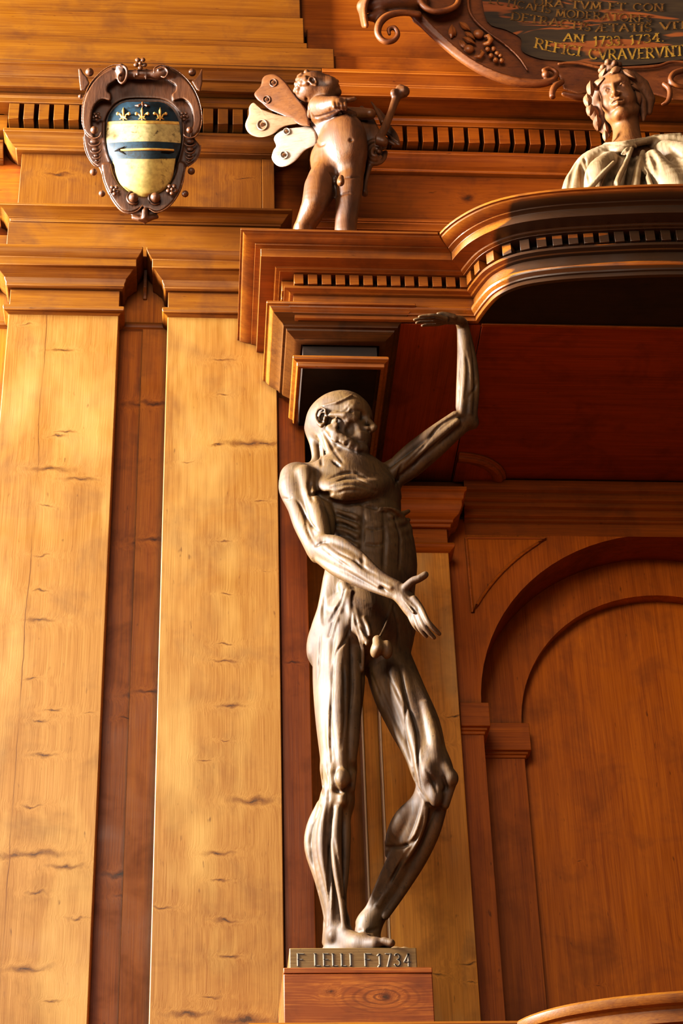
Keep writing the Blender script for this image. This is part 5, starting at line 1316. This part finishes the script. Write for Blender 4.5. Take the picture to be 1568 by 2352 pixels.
    # inner lip of the frame
    C([(350, 820, .012, 16), (350, 1000, .012, 16), (385, 1180, .012, 16), (445, 1330, .014, 16), (500, 1470, .016, 15), (590, 1580, .018, 15)], .006)
    C([(1268, 820, .012, 16), (1268, 1000, .012, 16), (1235, 1180, .012, 16), (1190, 1330, .014, 16), (1130, 1480, .016, 15), (1040, 1590, .018, 15)], .006)
    C([(690, 1925, .010, 26), (760, 1940, .014, 30), (822, 1990, .012, 16)], .010); C([(960, 1915, .010, 26), (880, 1935, .014, 30), (822, 1990, .012, 16)], .010)
    C([(822, 1850, .02, 40), (822, 1930, .02, 34), (822, 2010, .01, 8)], .01)
    return S
frame().build('scroll_frame', W_SHF, coa)
def dome(u, v):  # shield bulge
    x = (u - 810) / 440; y = (v - 1080) / 600
    return .020 + .052 * max(0, 1 - x * x * .9 - y * y * .75)
def shield_band(name, top, bot, mat, lift=0.0):
    """strip of the convex shield between two curves, clipped by the shield outline"""
    out = catmull([(x, y, 0) for x, y in [(388, 810), (410, 720), (480, 640), (580, 585), (690, 572), (800, 600), (905, 572), (1040, 588), (1130, 650), (1190, 740), (1222, 830), (1240, 1000), (1225, 1130), (1175, 1245), (1150, 1400), (1095, 1525), (990, 1605), (820, 1650), (650, 1600), (530, 1500), (482, 1370), (462, 1260), (400, 1150), (375, 1000), (378, 880)]] + [(388, 810, 0)], 6)[:-1]
    def span(y):
        xs = []
        for i in range(len(out)):
            (x0, y0, _), (x1, y1, _) = out[i], out[(i + 1) % len(out)]
            if (y0 <= y < y1) or (y1 <= y < y0): xs.append(x0 + (x1 - x0) * (y - y0) / (y1 - y0))
        return (min(xs), max(xs)) if len(xs) >= 2 else None
    mb = MB(); NU, NV = 28, 16; vs = []; fs = []
    for j in range(NV + 1):
        for i in range(NU + 1):
            s = i / NU; t = j / NV
            xa = 380 + 860 * s; y = top(xa) * (1 - t) + bot(xa) * t
            sp = span(y) or span(min(max(y, 600), 1640)) or (800, 820); x = sp[0] + (sp[1] - sp[0]) * s
            vs.append(A(x, y, dome(x, y) + lift))
    for j in range(NV):
        for i in range(NU): a = j * (NU + 1) + i; fs.append((a, a + 1, a + NU + 2, a + NU + 1))
    b = len(vs); ring = [i for i in range(NU + 1)] + [j * (NU + 1) + NU for j in range(1, NV + 1)] + [NV * (NU + 1) + i for i in reversed(range(NU))] + [j * (NU + 1) for j in reversed(range(1, NV))]
    vs += [np.array(vs[i]) + np.array((0, .025, 0)) for i in ring]
    fs += [(ring[(i + 1) % len(ring)], ring[i], b + i, b + (i + 1) % len(ring)) for i in range(len(ring))]
    mb.add(vs, fs); return mb.build(name, mat, coa, smooth=50, recalc=True)
arc_ = lambda y0, k: (lambda x: y0 + k * ((x - 810) / 430) ** 2)
shield_band('blue_chief', lambda x: 576, arc_(795, 14), BLUE)
shield_band('gold_fillet', arc_(793, 14), arc_(824, 14), GOLD, .0015)
shield_band('pale_field', arc_(826, 14), arc_(1035, 20), SILV)
shield_band('blue_fess', arc_(1037, 20), arc_(1238, -6), BLUE)
shield_band('gold_base', arc_(1240, -6), lambda x: 1647, OLDG, .001)
def rosette(x, y, r, h):
    root = MB(); c = A(x, y, h)
    for k in range(5):
        a = 2 * math.pi * k / 5 + .3; q = A(x + r * .62 * math.cos(a), y + r * .62 * math.sin(a), h); root.ball(q, r * .42 * SP, 10, 7, (1, .7, 1))
    o = root.build('rosette', W_SHF, coa, smooth=180)
    MB().ball(A(x, y, h + .006), r * .30 * SP, 10, 7).build('rosette_centre', W_SHF, o, smooth=180)
for a in ((770, 130, 82, .055), (262, 745, 58, .028), (1280, 740, 58, .028), (470, 1600, 68, .040), (1138, 1592, 72, .040)): rosette(*a)
for x, y, r, h in ((180, 232, 54, .03), (1372, 235, 50, .03), (235, 905, 50, .050), (1342, 905, 42, .055), (225, 1392, 46, .02), (1362, 1382, 46, .02), (325, 1642, 42, .02), (1290, 1645, 44, .02), (75, 515, 30, .03), (690, 1690, 62, .045), (945, 1690, 66, .042)):
    b = MB().ball(A(x, y, h), r * SP, 16, 10)
    if r > 60: b.tube([A(x + r * 1.15 * math.cos(t) , y + r * 1.15 * math.sin(t), h - .012) for t in [math.pi * (.3 + i / 12) for i in range(15)]], 16 * SP, 8)
    b.build('ball_boss', W_SHF, coa, smooth=180)
for sx, xs in ((1, (238, 252, 262, 268)), (-1, (1345, 1345, 1340, 1335))):
    for i, (x, y) in enumerate(zip(xs, (1040, 1130, 1205, 1260))):
        w = (70, 60, 46, 30)[i]
        MB().tube([A(x + w * math.cos(t), y + w * .75 * math.sin(t), .026) for t in [math.pi * k / 10 for k in range(11)]], [ (7 + 8 * math.sin(math.pi * k / 10)) * SP for k in range(11)], 8).ball(A(x, y - 5, .022), w * .8 * SP, 12, 8, (1, .5, .8)).build('husk', W_SHF, coa, smooth=180)
# charges
def on(x, y, l=.002): return A(x, y, dome(x, y) + l)
for cx in (573, 790, 1000):
    mb = MB(); cy = 720
    mb.tube([on(cx, 640, .0), on(cx - 2, 680, .006), on(cx, 730, .008), on(cx, 790, .004)], [2 * SP, 17 * SP, 12 * SP, 8 * SP], 8)
    for sd in (-1, 1):
        mb.tube([on(cx + sd * 8, 770, .004), on(cx + sd * 30, 730, .006), on(cx + sd * 58, 712, .007)], [7 * SP, 11 * SP, 14 * SP], 8).ball(on(cx + sd * 66, 714, .008), 21 * SP, 12, 8)
        mb.tube([on(cx, 750, .005), on(cx + sd * 24, 772, .006), on(cx + sd * 44, 778, .004)], [9 * SP, 8 * SP, 5 * SP], 7)
    mb.tube([on(cx - 30, 752, .008), on(cx + 30, 752, .008)], 8 * SP, 8)
    mb.build('gold_lily', GOLD, coa, smooth=60)
MB().tube([on(545 + 610 * i / 10, 1128 + 20 * ((545 + 610 * i / 10 - 850) / 430) ** 2, .002) for i in range(11)], 15 * SP, 8).build('gold_staff', GOLD, coa)
MB().tube([on(470, 1150, .001), on(520, 1130, .004), on(590, 1095, .003)], [4 * SP, 16 * SP, 4 * SP], 8).tube([on(520, 1140, .004), on(590, 1185, .002)], [14 * SP, 4 * SP], 8).tube([on(1010, 1160, .002), on(1090, 1162, .003), on(1160, 1158, .001)], [6 * SP, 14 * SP, 5 * SP], 8).build('dark_arrowhead', BLACK, coa)
crest = MB()
for sd in (-1, 0, 1): crest.tube([on(795, 600, .006), on(795 + sd * 50, 610 + abs(sd) * 12, .010), on(795 + sd * 85, 640 - abs(sd) * 20, .004)] if sd else [on(795, 585, .004), on(795, 610, .010), on(795, 642, .004)], [14 * SP, 16 * SP, 6 * SP], 8)
crest.build('leaf_tip', W_SHF, coa, smooth=60)
# ------------------------------------------------------------------ painted inscription board in a scrolled frame, upper right
W_PLQ = figure_wood('red_brown_scroll_frame', (.175, .048, .007), (.105, .025, .003), (.03, .007, .001), coat=.1, rough=.48, seed=31., spots=.15, grain=(.3, 1, 1))
def yp(py): return -.215 - (290 - py) / 290 * .10
QX, QY, QS = 800, 0, 2.042
def B(cx, cy, h=0.0):
    px, py = QX + cx / QS, QY + cy / QS
    return P(px, py, yp(py) - h)
QP = .00150 / QS
def pinv(X, Y, Z):
    q = [MC[i, 0] * (X - CAM[0]) + MC[i, 1] * (Y - CAM[1]) + MC[i, 2] * (Z - CAM[2]) for i in range(3)]
    px, py = 784 + F * q[0] / q[2], 1176 + F * q[1] / q[2]
    return (px - QX) * QS * QP, (py - QY) * QS * QP, yp(py) - Y
plq = thing('inscription_plaque', B(1300, 420, -.02), 'scrolled wooden plaque with a worn gold Latin inscription dated 1733. 1734.', 'plaque')
LO2, HI2 = (.44, -.50, 6.66), (1.78, -.12, 7.42)
def pframe():
    S = Sculpt(LO2, HI2, .0034)
    def PL(pts, h0, h1, k=.004, sub=False, n=4):
        q = catmull([(x, y, 0) for x, y in pts + [pts[0]]], n)[:-1] if n else [(x, y, 0) for x, y in pts]
        S.poly([(p[0] * QP, p[1] * QP) for p in q], pinv, LO2, HI2, h0, h1, k, sub)
    def C(pts, k=.005, sub=False, flat=None):
        w = [(*B(x, y, h), r * QP) for x, y, h, r in pts]
        if len(w) > 2: w = cat4(w, 5)
        S.chain([q[:3] for q in w], [q[3] for q in w], k, sub, flat)
    PL([(300, -60), (300, 100), (430, 200), (560, 310), (680, 375), (800, 405), (900, 410), (965, 390), (985, 350), (1010, 420), (1080, 445), (1160, 430), (1250, 420), (1420, 440), (1520, 470), (1700, 480), (1700, -60)], -.03, .0, n=0)
    # moulded lower strap
    C([(310, 70, .02, 22), (400, 160, .022, 22), (520, 262, .022, 23), (640, 335, .022, 24), (760, 378, .022, 24), (880, 392, .022, 22), (950, 380, .024, 17), (975, 345, .026, 14), (945, 322, .028, 12), (915, 330, .030, 12)], .004)
    C([(340, 70, .034, 7), (440, 170, .036, 7), (560, 270, .036, 7), (680, 335, .036, 7), (800, 372, .034, 6)], .003)
    C([(560, -40, .012, 8), (570, 60, .012, 8), (640, 140, .012, 8), (730, 205, .012, 7), (800, 270, .012, 7), (840, 330, .01, 6)], .004)
    # left scroll end: a broad ribbon rolled into a volute
    for dh in (0, .012, .024, .036, .048, .060):
        o = dh * 330
        C([(105 + o, -60, .010 + dh, 13), (72 + o, -10, .010 + dh, 13), (60 + o * .8, 50, .010 + dh, 13), (72 + o * .6, 120, .010 + dh, 13)], .006)
        C([(330, 66, .004 + dh, 15), (250, 60, .010 + dh, 16), (185, 74, .012 + dh, 18), (146, 110, .014 + dh, 19), (138, 158, .014 + dh, 17), (165, 192, .014 + dh, 15), (207, 192, .014 + dh, 14), (231, 163, .014 + dh, 13), (217, 131, .014 + dh, 12), (190, 136, .014 + dh, 11), (192, 160, .014 + dh, 9)], .004)
    C([(70, 30, .02, 34), (150, 20, .025, 42), (260, 10, .02, 52), (340, 0, .02, 46)], .012)
    C([(110, 80, .03, 22), (150, 60, .03, 22)], .02)
    for dh in (0, .014, .028):
        C([(330, -40, .01 + dh, 16), (345, 20, .014 + dh, 16), (395, 52, .016 + dh, 16), (460, 48, .016 + dh, 15), (510, 20, .016 + dh, 15), (522, -40, .014 + dh, 15)], .006)
    S.ell(B(425, 0, .03), (.045, .03, .035), .004, True)
    S.ell(B(925, 350, .030), (21 * QP,) * 3, .003)
    # hanging leaf scrolls either side of the head
    C([(1000, 385, .02, 15), (965, 410, .03, 17), (955, 450, .035, 15), (975, 490, .035, 14), (995, 520, .04, 17), (1000, 535, .035, 10)], .005)
    C([(1010, 440, .015, 14), (1080, 455, .015, 18), (1150, 455, .012, 16)], .008); C([(1010, 490, .02, 10), (1080, 520, .015, 12), (1110, 535, .01, 8)], .006)
    C([(1480, 395, .02, 13), (1505, 420, .025, 14), (1500, 470, .025, 13), (1460, 505, .02, 12), (1420, 530, .015, 10)], .005); C([(1455, 505, .02, 10), (1475, 540, .02, 8)], .005)
    C([(1568, 330, .02, 16), (1525, 345, .025, 15), (1510, 375, .03, 14), (1535, 400, .03, 13), (1580, 410, .025, 13)], .005)
    C([(985, 300, .012, 8), (1080, 295, .014, 9), (1200, 320, .014, 8), (1330, 318, .014, 9), (1450, 310, .014, 9), (1520, 290, .014, 8), (1640, 296, .014, 8)], .005)
    return S
pframe().build('scroll_frame', W_PLQ, plq)
def _worn(name):
    t = NT(name); pos = t.node('ShaderNodeNewGeometry').outputs['Position']
    n = t.noise(t.vmath('MULTIPLY', pos, (.28, 1, 1.4)), 9, 3, .55, .8); g = t.noise(t.vmath('MULTIPLY', pos, (.1, 1, 1)), 60, 3)
    wd = t.mix(t.remap(g, .3, .7), (.30, .080, .012), (.17, .040, .005))
    dk = t.mix(t.remap(g, .3, .7), (.050, .026, .008), (.026, .012, .004))
    t.link(t.mix(t.remap(n, .55, .58), dk, wd), t.bsdf.inputs['Base Color']); t.bsdf.inputs['Roughness'].default_value = .5
    return t.mat
W_BRD = _worn('worn_black_painted_board')
brd = catmull([(x, y, 0) for x, y in [(620, -60), (650, 100), (740, 140), (808, 180), (815, 240), (900, 275), (1000, 285), (1200, 308), (1400, 300), (1560, 280), (1690, 285)]], 4) + [(1690, -60, 0)]
MB().prism([(p[0], p[1]) for p in brd], .006, lambda u, v, h: tuple(B(u, v, h))).build('board', W_BRD, plq)
M_LET = flat_paint('worn_gold_letters', (.40, .20, .022), .5, ((.14, .06, .010), .52))
M_LET2 = flat_paint('faded_gold_letters', (.20, .088, .012), .5, ((.09, .035, .006), .48))
def line(text, p0, p1, cap, mat, sag=0):
    """text between two points of the board, baseline bent by sag"""
    W = text_width(text, .16); mb = MB(); ox, oy = p0; dx, dy = p1[0] - p0[0], p1[1] - p0[1]; L = math.hypot(dx, dy); tx, ty = dx / L, dy / L
    def at(u, v, h):
        s = u / W; x = ox + dx * s + ty * v * cap; y = oy + dy * s - tx * v * cap + sag * 4 * s * (1 - s)
        return tuple(B(x, y, .0062 + h))
    letters(mb, text, at, w=.17, d0=0, d1=.0012, gap=.16); mb.build('inscription_lettering', mat, plq, smooth=0)
line('REFICI', (873, 222), (1082, 262), 44, M_LET, 4)
line('CVRAVERVNT.', (1128, 276), (1590, 256), 47, M_LET, 8)
line('AN', (1008, 192), (1100, 200), 36, M_LET)
line('1733.', (1150, 214), (1292, 212), 42, M_LET)
line('1734.', (1322, 206), (1480, 192), 38, M_LET)
line('DETRACTIS', (762, 92), (1132, 146), 36, M_LET2)
line('ÆTATIS', (1158, 148), (1420, 148), 36, M_LET2)
line('VIT', (1462, 140), (1590, 132), 34, M_LET2)
line('ECTICALIS', (660, 14), (945, 62), 33, M_LET2)
line('MODERATORES', (972, 78), (1420, 108), 34, M_LET2)
line('ORA TVM ET CON', (868, 24), (1475, 52), 34, M_LET2, 6)
# fruit and leaves carved in the strap
W_FRU = figure_wood('carved_fruit', (.30, .095, .018), (.18, .050, .008), (.05, .014, .002), coat=.3, rough=.38, seed=33., spots=.1)
for x, y, r in ((652, 232, 13), (680, 230, 13), (668, 262, 13), (697, 252, 13), (690, 282, 13), (718, 285, 13), (712, 262, 11)):
    MB().ball(B(x, y, .016), r * QP * 1.05, 14, 9).build('grape', W_FRU, plq, smooth=180)
for x, y, r in ((610, 160, 26), (565, 230, 24)):
    MB().ball(B(x, y, .012), r * QP, 18, 12, (1.1, .8, 1)).build('fruit', W_FRU, plq, smooth=180)
MB().tube([B(630, 208, .016), B(655, 205, .020), B(668, 188, .022), B(655, 168, .020), B(635, 172, .016)], [8 * QP, 14 * QP, 15 * QP, 12 * QP, 6 * QP], 10).build('pea_pod', W_FRU, plq, smooth=180)
MB().tube([B(590, 265, .014), B(615, 268, .018), B(630, 250, .018), B(620, 235, .014)], [7 * QP, 12 * QP, 11 * QP, 6 * QP], 10).build('pea_pod', W_FRU, plq, smooth=180)
for x, y, x2, y2, L, W in ((482, 180, 488, 85, .060, .014), (500, 170, 478, 90, .05, .010), (520, 105, 580, 150, .055, .013), (535, 175, 610, 215, .055, .012), (545, 150, 600, 190, .05, .012), (520, 190, 560, 235, .045, .012)):
    o = B(x, y, .006); q = B(x2, y2, .010); a = unit(q - o); v = unit(CAM - o); leaf((o, a, unit(np.cross(v, a)), v), L, W, W_FRU, plq, 'carved_leaf')
# ------------------------------------------------------------------ light
w = bpy.data.worlds.new('world'); scene.world = w; w.use_nodes = True
w.node_tree.nodes['Background'].inputs[0].default_value = (1.0, .86, .70, 1)
w.node_tree.nodes['Background'].inputs[1].default_value = .10
def area(name, loc, target, size, size_y, power, color):
    l = bpy.data.lights.new(name, 'AREA'); l.shape = 'RECTANGLE'; l.size = size; l.size_y = size_y; l.energy = power; l.color = color
    o = bpy.data.objects.new(name, l); COL.objects.link(o); o.location = loc
    d = Vector(target) - Vector(loc); o.rotation_euler = d.to_track_quat('-Z', 'Y').to_euler(); return o
area('window_light', (-4.7, -.95, 6.5), (.4, -.15, 4.6), 1.1, 2.6, 4200, (1.0, .97, .94))
area('front_fill_light', (-1.8, -6.5, 6.4), (.7, 0, 4.4), 3.6, 2.8, 370, (1.0, .90, .76))  # added soft fill from the front, brightens niche and pilasters
scene.view_settings.view_transform = 'Standard'
scene.view_settings.look = 'None'
scene.view_settings.exposure = 0.0

vs = scene.view_settings; vs.use_curve_mapping = True
cm = vs.curve_mapping.curves[3]
for x, y in ((.06, .049), (.35, .365)): cm.points.new(x, y)
vs.curve_mapping.update()

scene.cycles.max_bounces = 6; scene.cycles.diffuse_bounces = 3; scene.cycles.use_adaptive_sampling = True; scene.cycles.adaptive_threshold = .04; scene.cycles.use_denoising = True; scene.cycles.glossy_bounces = 3
